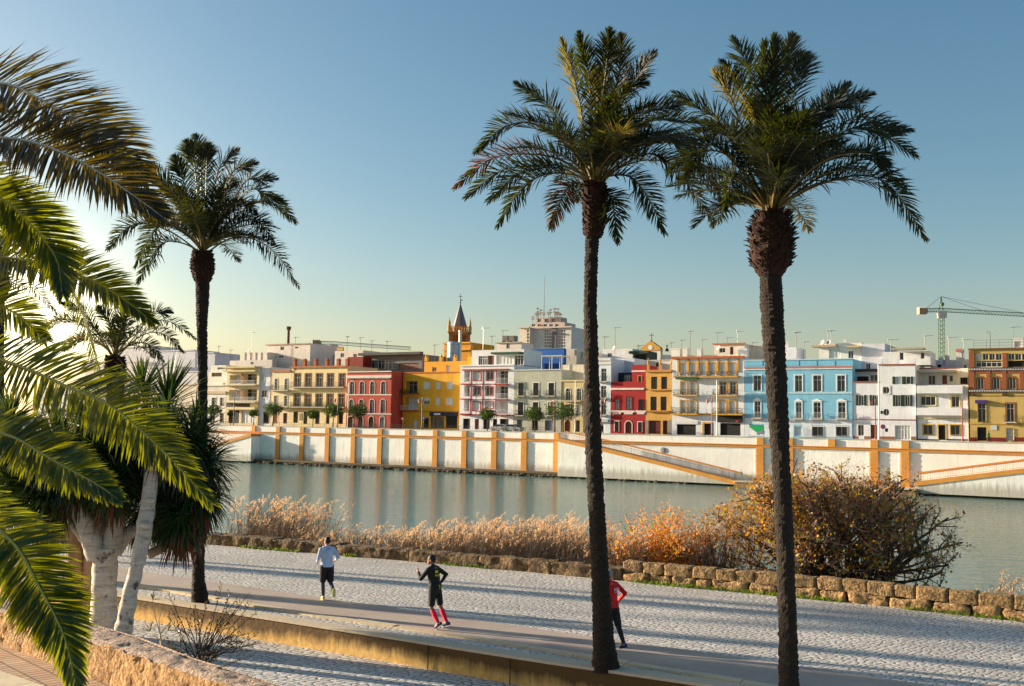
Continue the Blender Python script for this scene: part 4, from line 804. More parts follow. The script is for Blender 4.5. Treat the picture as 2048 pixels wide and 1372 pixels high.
# ---- church bell tower
YT_ = 262.0
pm = YT_ / F / KZ; tb = D(800 + 508 / KZ, 580 + 560 / KZ, YT_)
t = empty('church_tower', V((tb.x, tb.y, ZS)), RZ + radians(32), 'brick church bell tower with a slate spire and pinnacles', 'tower')
def hz(y): return D(800 + 508 / KZ, 580 + y / KZ, YT_).z - ZS
mTB = plaster(C(180, 118, 70), .4, 'tower_brick'); mTT = plaster(C(206, 160, 100), .4, 'tower_trim'); mSL = plain(C(96, 90, 96), .5, name='slate', sc_=6)
w_ = 2.65; m = MB(); m.box(-w_, w_, -w_, w_, 0, hz(460)); 
for sx in (-1, 1):
    for sy in (-1, 1): m.box(*sorted((sx * w_, sx * (w_ - .95))), *sorted((sy * w_, sy * (w_ - .95))), hz(460), hz(375))
for sx in (-1, 1): m.box(*sorted((sx * w_, sx * (w_ - .5))), -.22, .22, hz(460), hz(375)); m.box(-.22, .22, *sorted((sx * w_, sx * (w_ - .5))), hz(460), hz(375))
m.box(-w_ + .9, w_ - .9, -w_ + .9, w_ - .9, hz(460), hz(375)); m.box(-w_, w_, -w_, w_, hz(395), hz(372)); m.build('tower_shaft', mTB, t)
m = MB(); m.box(-w_ - .3, w_ + .3, -w_ - .3, w_ + .3, hz(372), hz(362)); m.box(-w_ - .15, w_ + .15, -w_ - .15, w_ + .15, hz(466), hz(460)); m.build('cornice', mTT, t)
m = MB(); zt_ = hz(362)
for i in range(9):
    for a_ in (-1, 1):
        x = -w_ + w_ * 2 * i / 8; m.lathe([(.1, 0), (.16, .4), (.08, .8), (.12, 1.0)], 6, (x, a_ * w_, zt_)); m.lathe([(.1, 0), (.16, .4), (.08, .8), (.12, 1.0)], 6, (a_ * w_, x, zt_))
for a_ in (-1, 1): m.box(-w_ - .1, w_ + .1, a_ * w_ - .12, a_ * w_ + .12, zt_ + 1.0, zt_ + 1.18); m.box(a_ * w_ - .12, a_ * w_ + .12, -w_ + .12, w_ - .12, zt_ + 1.0, zt_ + 1.18)
m.build('balustrade', mTT, t)
for sx in (-1, 1):
    for sy in (-1, 1): m = MB(); m.lathe([(.32, 0), (.32, 1.2), (.42, 1.3), (.3, 1.5), (.16, 2.2), (.24, 2.5), (.1, 2.8), (.04, 3.6)], 8, (sx * w_, sy * w_, zt_)); m.build('pinnacle', mTT, t)
m = MB(); m.lathe([(1.75, 0), (1.75, 1.5), (1.95, 1.6)], 8, (0, 0, zt_)); m.build('spire_drum', mTB, t)
m = MB(); m.lathe([(1.8, 0), (.08, hz(115) - zt_ - 1.6)], 8, (0, 0, zt_ + 1.6)); m.build('spire', mSL, t)
m = MB(); zc = hz(118); m.tube([(0, 0, zc), (0, 0, zc + 2.6)], .07, 6); m.ball((0, 0, zc + .3), .22, 8, 6); m.box(-.5, .5, -.05, .05, zc + 1.8, zc + 1.92); m.box(.0, .5, -.03, .03, zc + .8, zc + 1.1); m.build('cross', mIRON, t)
# ---- church gable with a cross
s, z = FP(1180 + 520 / KZ, 640 + 330 / KZ, 44)
t = empty('bell_gable', WP(s, 44, ZS), RZ, 'cream church gable with ochre scrolls and a cross', 'gable'); zz = lambda y: FP(1180 + 520 / KZ, 640 + y / KZ, 44)[1] - ZS
m = MB(); m.box(-2.2, 2.2, 0, 1.2, 0, zz(262)); m.box(-3, 3.8, .3, 5, 0, zz(300)); m.build('gable_wall', plaster(C(236, 226, 210)), t)
m = MB(); pr = [(-2.3, zz(262)), (2.3, zz(262)), (2.1, zz(235)), (1.2, zz(212)), (.5, zz(190)), (0, zz(182)), (-.5, zz(190)), (-1.2, zz(212)), (-2.1, zz(235))]; n = len(pr)
m.add([(x, y, q) for y in (-.15, 1.1) for x, q in pr], [tuple(range(n)), tuple(range(2 * n - 1, n - 1, -1))] + [(i, i + n, (i + 1) % n + n, (i + 1) % n) for i in range(n)]); m.build('scroll_top', plaster(C(214, 160, 70)), t)
m = MB(); m.lathe([(.5, 0), (.5, .03)], 16, (0, 0, 0)); me = m.build('oval_niche', plaster(C(240, 232, 220)), t); me.rotation_euler = (pi / 2, 0, 0); me.location = (0, -.16, zz(235))
m = MB(); m.tube([(0, .4, zz(182)), (0, .4, zz(112))], .08, 5); m.box(-.5, .5, .35, .45, zz(132), zz(128)); m.ball((0, .4, zz(178)), .2, 8, 6); m.build('cross', mIRON, t)
for x in (-3.2, 3.4): m = MB(); m.lathe([(.35, 0), (.4, .3), (.15, .6), (.05, 1.4)], 8, (x, .6, zz(270))); m.tube([(x, .6, zz(262)), (x, .6, zz(205))], .05, 4); m.box(x - .35, x + .35, .55, .65, zz(222), zz(219)); m.build('weather_cross', mIRON, t)
# ---- tower cranes
def lattice(m, a, b, w, n, t=.07):
    a = V(a); b = V(b); ax = (b - a).normalized(); u = ax.orthogonal().normalized() if abs(ax.z) < .9 else V((1, 0, 0)); v = ax.cross(u); 
    if abs(ax.z) < .9: u = V((0, 0, 1)); v = ax.cross(u).normalized()
    cs = [u * w / 2 + v * w / 2, u * w / 2 - v * w / 2, -u * w / 2 - v * w / 2, -u * w / 2 + v * w / 2]
    for c in cs: m.tube([a + c, b + c], t, 4)
    for i in range(n):
        p = a.lerp(b, i / n); q = a.lerp(b, (i + 1) / n)
        for k in range(4): m.tube([p + cs[k], q + cs[(k + 1) % 4]], t * .55, 3); m.tube([p + cs[k], p + cs[(k + 1) % 4]], t * .55, 3)
def crane(label, yv, mast_u, v_top, v_jib0, u_tail, v_tail, u_tip, v_tip, col, ccol, wm=1.8, v_bot=760, tie=True):
    P = lambda u, v: D(u, v, yv); b = P(mast_u, v_bot); root = empty('tower_crane', V((b.x, b.y, ZS)), 0, label, 'crane'); o = V(root.location)
    mt = plain(col, .5, .2); j = P(mast_u, v_jib0) - o; top = P(mast_u, v_top) - o; tail = P(u_tail, v_tail) - o; tip = P(u_tip, v_tip) - o
    m = MB(); lattice(m, (j.x, 0, 0), (j.x, 0, j.z), wm, int(j.z / wm), .10); m.build('mast', mt, root)
    m = MB(); lattice(m, j + V((0, 0, .6)), tip, 1.0, 40, .07); m.build('jib', mt, root)
    m = MB(); lattice(m, tail, j + V((0, 0, .6)), 1.0, 8, .08); m.build('counter_jib', mt, root)
    m = MB(); d = (j - tail).normalized(); c = tail + d * 1.2; m.box(c.x - 1.4, c.x + 1.0, -.9, .9, c.z - .9, c.z + .7)
    for i in range(4): m.box(c.x - 1.45 + i * .62, c.x - 1.32 + i * .62, -1, 1, c.z - 1.1, c.z + 1.0)
    m.build('counterweight', plaster(ccol), root)
    m = MB(); m.box(j.x - 1.1, j.x + 1.1, -1.5, .2, j.z - 1.8, j.z + .2); m.build('cab', plain(C(190, 190, 180), .4), root)
    if tie:
        m = MB(); m.tube([j + V((-.6, 0, .6)), top], .16, 4); m.tube([j + V((.6, 0, .6)), top], .16, 4); m.tube([j + V((0, 0, (top.z - j.z) * .5)), j + V((.8, 0, (top.z - j.z) * .5))], .5, 6); m.build('tower_head', mt, root)
        m = MB(); m.tube([top, tail + V((2, 0, .5))], .06, 3); m.tube([top, j.lerp(tip, .42)], .06, 3); m.tube([top, j.lerp(tip, .8)], .06, 3); m.build('tie_cable', mt, root)
    return root
crane('green tower crane with a long jib above the right hand roofs', 300, 1882, 593, 624, 1838, 621, 2130, 634, C(98, 124, 98), C(180, 150, 120), 1.3)
crane('blue tower crane jib lying low behind the cream houses', 330, 669, 674, 690, 628, 685, 822, 697, C(120, 140, 150), C(170, 140, 120), 1.6, tie=False)
# ---- television antennas
mANT = plain(C(120, 116, 112), .4, .5, name='antenna_metal')
AN = [(Z1, 535, 105, 268, 24), (Z1, 247, 222, 305, 30), (Z1, 350, 255, 305, 30), (Z1, 905, 145, 205, 27), (Z1, 1350, 140, 262, 28), (Z1, 1465, 148, 262, 28), (Z1, 1560, 175, 285, 26), (Z1, 1690, 180, 285, 26), (Z2, 715, 322, 512, 16), (Z2, 790, 392, 512, 16), (Z2, 882, 346, 395, 27), (Z2, 300, 468, 612, 17), (Z2, 620, 460, 512, 17),
      (Z2, 1752, 398, 600, 29), (Z3, 218, 62, 250, 28), (Z3, 125, 142, 250, 28), (Z3, 430, 215, 270, 28), (Z3, 700, 192, 252, 18), (Z3, 785, 168, 302, 18.5), (Z3, 858, 92, 302, 18.5), (Z3, 1093, 105, 206, 22), (Z3, 1265, 92, 206, 22), (Z3, 1177, 150, 206, 22), (Z3, 965, 165, 302, 18.5), (Z3, 1395, 190, 228, 25),
      (Z3, 1765, 100, 240, 23), (Z4, 18, 362, 492, 19), (Z4, 90, 440, 592, 12), (Z4, 290, 345, 460, 17), (Z4, 320, 345, 460, 17), (Z4, 830, 420, 530, 14), (Z4, 1125, 388, 530, 14), (Z4, 1328, 402, 602, 23), (Z4, 1682, 352, 500, 10), (Z4, 1878, 312, 412, 12), (Z4, 1455, 420, 598, 21)]
ra = random.Random(9); AL = ['short', 'tall', 'leaning', 'bent', 'slim', 'two barred']
MARK = ['above the pale chimney block', 'above the red house', 'above the yellow house', 'above the grid trimmed white house', 'near the bell gable', 'above the loggia house', 'above the blue house', 'above the white houses at right', 'above the ornate house']
ALL_AN = []
for i, (Z, x, yt, yb, off) in enumerate(AN):
    s, zt = FP(Z[0] + x / KZ, Z[1] + yt / KZ, off); zb = FP(Z[0] + x / KZ, Z[1] + yb / KZ, off)[1] - .3
    m = MB(); h_ = zt - zb; m.tube([(0, 0, 0), (ra.uniform(-.08, .08), 0, h_)], .045, 5); a = ra.choice((0, 0, .4, -.4)); L = ra.uniform(.9, 1.7); dz = h_ - .12; sg = ra.choice((-.3, -.15))
    m.tube([(L * sg, 0, dz), (L * (1 + sg), sin(a) * .3, dz + .06)], .035, 4)
    for q in range(7): x_ = L * (sg + q / 6); m.tube([(x_, -.35 + q * .02, dz + q * .01), (x_, .35 - q * .02, dz + q * .01)], .022, 3)
    m.tube([(L * sg, 0, dz - .22), (L * sg + .05, 0, dz + .25)], .03, 3)
    o = m.build('tv_antenna', mANT); o.location = WP(s, off, zb); o.rotation_euler = (0, 0, RZ + a)
    u = Z[0] + x / KZ
    where = MARK[0] if u < 640 else MARK[1] if u < 800 else MARK[2] if u < 910 else MARK[3] if u < 1150 else MARK[4] if u < 1330 else MARK[5] if u < 1500 else MARK[6] if u < 1700 else MARK[7] if u < 1940 else MARK[8]
    ALL_AN.append((where, u, o))
for w_ in MARK:
    L_ = sorted((u, o) for wh, u, o in ((a, b, c) for a, b, c in ALL_AN if a == w_)) if False else sorted([(u, k) for k, (wh, u, o) in enumerate(ALL_AN) if wh == w_])
    for q, (u, k) in enumerate(L_):
        od = 'only one' if len(L_) == 1 else 'leftmost of those' if q == 0 else 'rightmost of those' if q == len(L_) - 1 else ('second', 'third', 'fourth', 'fifth', 'sixth', 'seventh', 'eighth', 'ninth')[q - 1] + ' from the left'
        tag(ALL_AN[k][2], 'thin grey television antenna, ' + od + ' ' + w_, 'antenna', 'rooftop television antennas')
for Z, x, y, off in ((Z1, 508, 262, 22.5), (Z3, 210, 240, 26), (Z3, 1105, 240, 16.8), (Z4, 250, 450, 15.5), (Z4, 305, 452, 15.5)):
    s, z = FP(Z[0] + x / KZ, Z[1] + y / KZ, off); o = empty('satellite_dish', WP(s, off, z), RZ - .5, 'small grey satellite dish on a roof ' + {508: 'of the long parapet block', 210: 'behind the tall white house', 1105: 'terrace of the loggia house', 250: 'penthouse, left one of a pair', 305: 'penthouse, right one of a pair'}[x], 'satellite dish')
    m = MB(); m.lathe([(.02, 0), (.2, .03), (.38, .12), (.42, .17)], 14); d = m.build('dish', plain(C(150, 148, 146), .4), o); d.rotation_euler = (radians(70), 0, 0); m = MB(); m.tube([(0, .1, -.9), (0, .1, 0)], .04, 5); m.tube([(0, 0, 0), (0, -.45, .15)], .015, 4); m.build('bracket', mANT, o)
# ================================================================ QUAY PARAPET
def rockblock(m, P, Q, dep, z0, z1, amp, nx=8, nz=4, ny=4, seed=0, rnd=.05, o=V((0, 0, 0))):
    """irregular stone: P-Q front edge, depth along N; a closed lumpy box"""
    ex = (Q - P); L = ex.length; ex = ex / L; off = V((seed * 3.1, seed * 1.7, seed * .9)); idx = {}; vs = []; fs = []
    def vert(i, j, k):
        if (i, j, k) not in idx:
            x, y, z = i / nx, j / ny, k / nz
            c = [x * L, y * dep, (z1 - z0) * z]
            r = rnd; dims = (L, dep, z1 - z0); par = (x, y, z)
            ds = sorted(min(t, 1 - t) * d for t, d in zip(par, dims))
            if ds[1] < r:                                        # round the edges
                pull = (r - ds[1]) * .45
                for q in range(3):
                    t = par[q]
                    if min(t, 1 - t) * dims[q] < r: c[q] += pull * (1 if t < .5 else -1)
            p = P + ex * c[0] + N * c[1]; p.z = z0 + c[2]
            p = p + rough(p + off, 2.2, amp) + rough(p + off, 6, amp * .6) + rough(p + off, 15, amp * .35)
            idx[(i, j, k)] = len(vs); vs.append(p - o)
        return idx[(i, j, k)]
    for i in range(nx):
        for k in range(nz):
            fs.append((vert(i, 0, k), vert(i + 1, 0, k), vert(i + 1, 0, k + 1), vert(i, 0, k + 1)))
            fs.append((vert(i, ny, k), vert(i, ny, k + 1), vert(i + 1, ny, k + 1), vert(i + 1, ny, k)))
        for j in range(ny):
            fs.append((vert(i, j, nz), vert(i + 1, j, nz), vert(i + 1, j + 1, nz), vert(i, j + 1, nz)))
    for j in range(ny):
        for k in range(nz):
            fs.append((vert(0, j, k), vert(0, j, k + 1), vert(0, j + 1, k + 1), vert(0, j + 1, k)))
            fs.append((vert(nx, j, k), vert(nx, j + 1, k), vert(nx, j + 1, k + 1), vert(nx, j, k + 1)))
    m.add(vs, fs)
mST1 = rockmat('parapet_rubble', C(190, 150, 100), C(44, 32, 18), .9, .06)
mST2 = rockmat('parapet_blocks', C(172, 138, 92), C(56, 40, 22), 1.0, .08)
root = empty('stone_parapet', LP[3], 0, 'long weathered stone parapet with big blocks on a rubble course', 'parapet')
o_ = V(root.location)
PP = at_par(LP, 1200); LEN = sum((q - p).length for p, q in zip(PP, PP[1:])); step = LEN / 1199
def onP(s):
    i = min(max(s / step, 0), 1198.9); k = int(i); return PP[k].lerp(PP[k + 1], i - k)
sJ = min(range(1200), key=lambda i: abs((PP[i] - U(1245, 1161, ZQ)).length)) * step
m = MB(); mleft = MB(); s = 8.0; i = 0
mST0 = rockmat('parapet_moss_shade_tint', C(132, 104, 70), C(20, 17, 12), .7, .08)  # left stretch: moss, plus the shade of trees painted into the stone colour
while s < LEN - 2:
    L = random.uniform(1.5, 4) if s < sJ else random.uniform(.3, 1.3); e = min(s + L, LEN)
    h = (random.uniform(.38, .41) if s < sJ else random.uniform(.26, .32)); i += 1
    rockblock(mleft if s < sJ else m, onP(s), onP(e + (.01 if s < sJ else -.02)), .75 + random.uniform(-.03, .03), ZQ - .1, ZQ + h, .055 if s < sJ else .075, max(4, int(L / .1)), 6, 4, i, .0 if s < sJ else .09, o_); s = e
m.build('rubble_course', mST1, root, True); mleft.build('moss_shade_tint_course', mST0, root, True)
m = MB(); s = sJ
while s < LEN - 2:
    L = random.uniform(.55, 1.05); e = s + L; i += 1
    rockblock(m, onP(s) + N * .13, onP(e - .006) + N * .13, .5, ZQ + .28, ZQ + .64 + random.uniform(-.012, .012), .03, 10, 7, 4, i, .022, o_); s = e
m.build('block_course', mST2, root, True)
# weeds along its foot
mWEED = leafm('weed_leaf', C(90, 120, 20), C(150, 170, 40), .4)
m = MB()
for _ in range(2600):
    s = random.uniform(14, LEN - 3); k = noise.noise(V((s * .35, 0, 4)))
    if k < .02 - .12 * (s > sJ): continue
    p = onP(s) - N * random.uniform(-.02, .16); p.z = ZQ
    for _ in range(4):
        a = random.uniform(0, 6.28); h = random.uniform(.04, .13); d = V((cos(a), sin(a), 0)); b = p + V((random.gauss(0, .05), random.gauss(0, .05), 0))
        sd = V((-d.y, d.x, 0)) * .014; t = b + d * h * .6 + V((0, 0, h))
        m.add((b - sd, b + sd, t + sd * .5, t - sd * .5), ((0, 1, 2, 3),))
tag(m.build('weeds', mWEED), 'green weeds growing along the foot of the stone parapet', 'weeds', kind='stuff')

# fallen leaves and grit scattered on the cobbles
m = MB()
for _ in range(900):
    s = random.uniform(20, LEN - 4); p = onP(s) - N * (abs(random.gauss(0, 2.2)) + .1); p.z = ZQ + .012; a = random.uniform(0, 6.28); L = random.uniform(.03, .075); d = V((cos(a), sin(a), random.uniform(-.1, .3))) * L; sd = V((-sin(a), cos(a), random.uniform(-.2, .2))) * L * .4
    m.quad(p, p + d * .5 + sd, p + d, p + d * .5 - sd)
tag(m.build('fallen_leaves', plain(C(120, 84, 44), .9, name='dry_leaf')), 'dry leaves scattered over the cobbles', 'leaves', kind='stuff')
# ================================================================ PALMS
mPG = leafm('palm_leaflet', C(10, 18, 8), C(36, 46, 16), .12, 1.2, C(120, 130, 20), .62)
mPY = leafm('palm_leaflet_pale', C(110, 100, 50), C(150, 130, 66), .3, 1.2, C(170, 150, 50))
mPO = leafm('palm_leaflet_dry', C(116, 50, 22), C(160, 80, 34), .25, 1.2, C(170, 80, 24))
mRA = plain(C(120, 104, 50), .5, name='palm_rachis')
mTK = rockmat('palm_trunk_bark', C(54, 40, 27), C(10, 7, 5), 2.0, .06)
mBT = rockmat('palm_leaf_bases', C(76, 42, 23), C(18, 11, 7), 4.0, .05)
def frond(m, P, Lf, n, width, up, fold=.5, droop=.25, ang=47, start=.12, mi=0, ri=1, rr=.022, seed=0, jitter=.06, part=1.0):
    """rachis along P (list of points) with leaflets on both sides; up = direction the upper face looks to"""
    rnd = random.Random(seed); pts = catmull(P, 24); up = V(up)
    m.mi = ri; m.tube(pts, [rr * (1 - .8 * i / 23) for i in range(24)], 5)
    m.mi = mi
    mi0 = mi
    for i in range(n):
        mi = mi0 if rnd.random() < part else 0
        t = start + (1 - start) * (i + .5) / n; x = t * 22.999; k = int(x); c = pts[k].lerp(pts[k + 1], x - k)
        tg = (pts[k + 1] - pts[k]).normalized(); sd = tg.cross(up); sd = sd.normalized() if sd.length > 1e-4 else tg.orthogonal()
        nn = sd.cross(tg)
        tt = (t - start) / (1 - start); L = Lf * (.35 + .65 * min(1, tt / .25)) * (1 - .74 * max(0, (tt - .5) / .5) ** 1.4)
        a = radians(ang + 14 * (1 - tt) - 26 * max(0, tt - .6) / .4)
        for sg in (-1, 1):
            aa = a + rnd.gauss(0, jitter); l = L * rnd.uniform(.88, 1.08); f = fold + rnd.gauss(0, jitter * 2)
            d = tg * cos(aa) + (sd * sg * cos(f) + nn * sin(f)) * sin(aa)
            p1 = c + d * l * .35; d2 = (d + V((0, 0, -droop * .45))).normalized(); p2 = p1 + d2 * l * .35
            d3 = (d2 + V((0, 0, -droop * .8))).normalized(); p3 = p2 + d3 * l * .30
            wv = d.cross(nn).normalized(); wv = (wv + nn * rnd.uniform(-.5, .5)).normalized() * width * .5
            b = len(m.v)
            m.v += [tuple(q) for q in (c - wv * .5, c + wv * .5, p1 - wv, p1 + wv, p2 - wv * .75, p2 + wv * .75, p3)]
            m.f += [(b, b + 1, b + 3, b + 2), (b + 2, b + 3, b + 5, b + 4), (b + 4, b + 5, b + 6)]; m.m += [mi] * 3
def trunk(m, pts, rad, res=.07, n=18, amp=.06, k=6, ring=.0):
    L = sum((V(q) - V(p)).length for p, q in zip(pts, pts[1:])); kk = max(8, int(L / res))
    cs = catmull(pts, kk); rs = []
    for i in range(kk):
        x = i / (kk - 1) * (len(rad) - 1); j = min(int(x), len(rad) - 2); rs.append(rad[j] + (rad[j + 1] - rad[j]) * (x - j))
    b = len(m.v); m.tube(cs, rs, n)
    for i in range(kk):
        for j in range(n):
            p = V(m.v[b + i * n + j]); d = (p - cs[i]).normalized()
            f = noise.noise(p * k) * amp + noise.noise(p * k * 2.7) * amp * .6 + (ring if i % 2 else -ring)
            m.v[b + i * n + j] = tuple(p + d * f)
def palm(name, label, base, tpix, boot, crowns, y, crop, nf=16, Lf=.42, dry=(), pale=(), width=.028, nl=80, fill_len=2.7, seed=1, group='date palms along the quay', ramp=.022, up_fill=True):
    """tpix: (u, v, width px) down the trunk; boot: same for the old leaf bases; crowns: frond curves in crop pixels"""
    rnd = random.Random(seed); x0, y0, k = crop; pxm = y / F
    root = empty(name, base, 0, label, 'palm tree', group); o = V(base)
    m = MB(); pts = [D(u, v, y) - o for u, v, w_ in tpix]; trunk(m, pts, [w_ * .47 * pxm for u, v, w_ in tpix], .05, 20, ramp, 9, .007)
    m.build('trunk', mTK, root)
    m = MB(); bp = [D(u, v, y) - o for u, v, w_ in boot]; br = [w_ * .5 * pxm for u, v, w_ in boot]
    trunk(m, bp, [r * .86 for r in br], .06, 16, .03, 8)
    cs = catmull(bp, 60)
    for i in range(420):                                        # stubs of the cut leaf stalks
        t = rnd.random(); j = min(int(t * 59), 58); c = cs[j]; xr = t * (len(br) - 1); q = min(int(xr), len(br) - 2); r = br[q] + (br[q + 1] - br[q]) * (xr - q)
        a = rnd.uniform(0, 6.283); d = V((cos(a), sin(a), 0)); s_ = V((-d.y, d.x, 0)); h = rnd.uniform(.06, .13); w_ = rnd.uniform(.025, .05)
        p = c + d * r * .8; tp = p + d * rnd.uniform(.05, .11) * (r / .3) + V((0, 0, h))
        m.add((p - s_ * w_, p + s_ * w_, p + s_ * w_ + d * .05 + V((0, 0, h * .5)), p - s_ * w_ + d * .05 + V((0, 0, h * .5)), tp - s_ * w_ * .6, tp + s_ * w_ * .6, tp - d * .06),
              ((0, 1, 2, 3), (3, 2, 5, 4), (4, 5, 6), (0, 3, 4, 6), (1, 6, 5, 2)))
    m.build('leaf_base_bulb', mBT, root)
    m = MB(); top = D(boot[-1][0], boot[-1][1], y) - o; P = lambda zx, zy, dy: D(x0 + zx / k, y0 + zy / k, y + dy) - o
    for i, (mx, my, tx, ty) in enumerate(crowns):
        dy = rnd.uniform(-1, 1) * .9; b = top + V((rnd.uniform(-.12, .12), rnd.uniform(-.1, .1), 0))
        c1 = P(mx, my, dy * .5); tp = P(tx, ty, dy); span = (tp - b)
        P_ = [b, b.lerp(c1, .5) + V((0, 0, .10 * span.length * (.6 if abs(span.x) > abs(span.z) else 0))), c1, c1.lerp(tp, .52) + V((0, 0, .09 * span.length * (1 if span.z < 1.2 else .0))), tp]
        out = V((span.x, span.y, 0)); upv = V((-out.x * .4, -out.y * .4 - .8, 1)) if span.z < 1.6 else V((-span.x * .3, -1.0, .5))
        frond(m, P_, Lf, nl, width, upv, fold=rnd.uniform(.2, .7), mi=3 if i in dry else 2 if i in pale else 0, ri=1, seed=seed * 100 + i, start=.27, rr=.028, jitter=.15, ang=36 if span.z > 1.5 else 46, part=.26 if i in dry else .75)
    for i in range(nf):                                          # fronds towards and away from the viewer
        az = rnd.uniform(0, 6.283); el = radians(rnd.uniform(30, 84)); L = fill_len * rnd.uniform(.75, 1)
        d = V((cos(az) * .55, sin(az), 0)).normalized(); p = top.copy(); P_ = [p.copy()]; e_ = el
        for q in range(5):
            p = p + (d * cos(e_) + V((0, 0, sin(e_)))) * L / 5; P_.append(p.copy()); e_ -= radians(rnd.uniform(8, 20))
        frond(m, P_, Lf, nl, width, V((-d.x, -d.y, 1.2)), fold=rnd.uniform(.2, .7), mi=0 if rnd.random() > .12 else 2, ri=1, seed=seed * 100 + 50 + i, start=.2, rr=.028, jitter=.17)
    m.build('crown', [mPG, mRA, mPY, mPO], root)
    return root

T1 = [(480, 800, 30, 1000), (520, 870, 95, 1060), (540, 930, 285, 1230), (720, 980, 605, 1240), (500, 620, 150, 790), (600, 520, 400, 380), (760, 420, 665, 120),
      (830, 350, 770, 90), (930, 300, 950, 70), (1060, 420, 1215, 200), (1150, 560, 1420, 490), (1200, 600, 1500, 610), (1220, 800, 1560, 1190), (1080, 940, 1280, 1270),
      (960, 1060, 1000, 1320), (1300, 720, 1640, 1100), (1010, 330, 1020, 100), (880, 480, 880, 300), (640, 640, 330, 560), (560, 880, 230, 1080), (980, 420, 1160, 380), (1180, 680, 1480, 800)]
palm('palm_tree', 'tall date palm left of the runner in red, with rusty tipped fronds', D(1212, 1334, 22.4),
     [(1212, 1340, 60), (1208, 1290, 46), (1203, 1200, 40), (1198, 1100, 36), (1192, 1000, 35), (1187, 900, 35), (1184, 760, 31), (1181, 640, 29), (1182, 540, 28), (1184, 470, 29)],
     [(1186, 474, 38), (1189, 440, 50), (1190, 400, 54), (1189, 368, 46)], T1, 22.4, (900, 40, 2.982), 26, .54, dry=(0, 3), pale=(6, 17), seed=3)
T2 = [(430, 800, 380, 960), (330, 640, 170, 810), (300, 620, 0, 610), (350, 520, 130, 375), (420, 420, 330, 270), (480, 380, 370, 215), (530, 300, 430, 95), (590, 420, 580, 120),
      (622, 400, 637, 90), (680, 300, 725, 80), (740, 330, 790, 180), (880, 480, 1120, 380), (860, 520, 1000, 330), (1050, 490, 1350, 690), (1000, 560, 1320, 560), (1050, 720, 1200, 740),
      (1100, 790, 1400, 1110), (950, 700, 1300, 860), (540, 650, 440, 600), (660, 600, 700, 470), (760, 520, 900, 480), (380, 680, 100, 760), (420, 580, 230, 560), (560, 560, 520, 420), (820, 650, 960, 640)]
palm('palm_tree', 'tall date palm at right with a bulging rusty collar under its crown', D(1581, 1420, 19.9),
     [(1581, 1425, 54), (1578, 1370, 42), (1575, 1250, 38), (1570, 1100, 37), (1563, 950, 38), (1556, 820, 42), (1549, 700, 46), (1544, 620, 48), (1541, 560, 46), (1542, 535, 46)],
     [(1541, 552, 54), (1542, 525, 90), (1543, 490, 100), (1543, 455, 92), (1544, 428, 66)], T2, 19.9, (1300, 40, 2.541), 30, .54, pale=(4, 18, 23), seed=5)
T3 = [(480, 870, 280, 1170), (470, 720, 260, 1050), (330, 730, 60, 920), (520, 480, 350, 290), (620, 420, 555, 240), (700, 300, 645, 130), (745, 250, 710, 80), (790, 300, 800, 160),
      (880, 330, 1020, 190), (980, 350, 1150, 285), (1080, 420, 1300, 400), (1120, 480, 1370, 580), (1150, 580, 1450, 720), (1100, 700, 1290, 880), (1120, 840, 1470, 1200), (900, 500, 1000, 420),
      (735, 700, 735, 560), (600, 560, 470, 470), (960, 600, 1150, 650)]
palm('palm_tree', 'slim date palm standing between the yucca clump and the white shirted runner', D(400, 1207, 29.4),
     [(400, 1212, 38), (399, 1190, 34), (397, 1150, 26), (399, 1050, 22), (403, 950, 21), (405, 850, 20), (405, 720, 20), (404, 640, 23), (405, 590, 29), (405, 562, 29)],
     [(405, 565, 32), (405, 545, 46), (405, 528, 48), (405, 505, 36)], T3, 29.4, (200, 250, 3.707), 20, .54, pale=(16,), seed=8)
T4 = [(800, 400, 370, 480), (780, 300, 560, 210), (1350, 380, 1790, 540), (1380, 480, 1680, 660), (1290, 570, 1490, 740), (700, 380, 340, 470), (1400, 310, 1560, 300), (1000, 380, 900, 250), (1100, 380, 1150, 230), (800, 540, 600, 640)]
palm('palm_tree', 'short date palm with a spreading crown seen behind the yucca clump', V((D(230, 1120, 38).x, 38, ZQ)),
     [(231, 1100, 40), (231, 1000, 38), (231, 850, 36), (231, 760, 36)], [(231, 770, 38), (231, 740, 44), (230, 715, 36)], T4, 38, (0, 560, 4.573), 10, .5, pale=(0,), seed=12, nl=46, width=.04)
T5 = [(60, 300, 330, 420), (100, 240, 360, 300), (60, 380, 260, 520), (-100, 120, -60, 20), (-200, 250, -420, 320), (-200, 350, -380, 480), (40, 180, 200, 90)]
palm('palm_tree', 'date palm at the left edge showing only its outer fronds', V((D(-6, 1150, 34).x, 34, ZQ)),
     [(-6, 1180, 36), (-5, 900, 26), (-4, 700, 24), (-4, 600, 26)], [(-4, 600, 30), (-4, 560, 46), (-4, 530, 36)], T5, 34, (0, 400, 2.286), 10, .46, seed=15, nl=46, width=.04)
# palms further along the row, left of the view: their shadows cross the quay
src = [o for o in bpy.data.objects if o.get('category') == 'palm tree' and o['label'].startswith('slim date palm')][0]
for x, y, rz in ((-23, 36.9, 1.2), (-30, 45, 2.6), (-41, 47.5, 4.0)):
    c = src.copy(); COL.objects.link(c); c.location = (x, y, ZQ); c.rotation_euler = (0, 0, rz); c['label'] = 'date palm of the row beyond the left edge of the picture'
    for ch in src.children: d = ch.copy(); COL.objects.link(d); d.parent = c
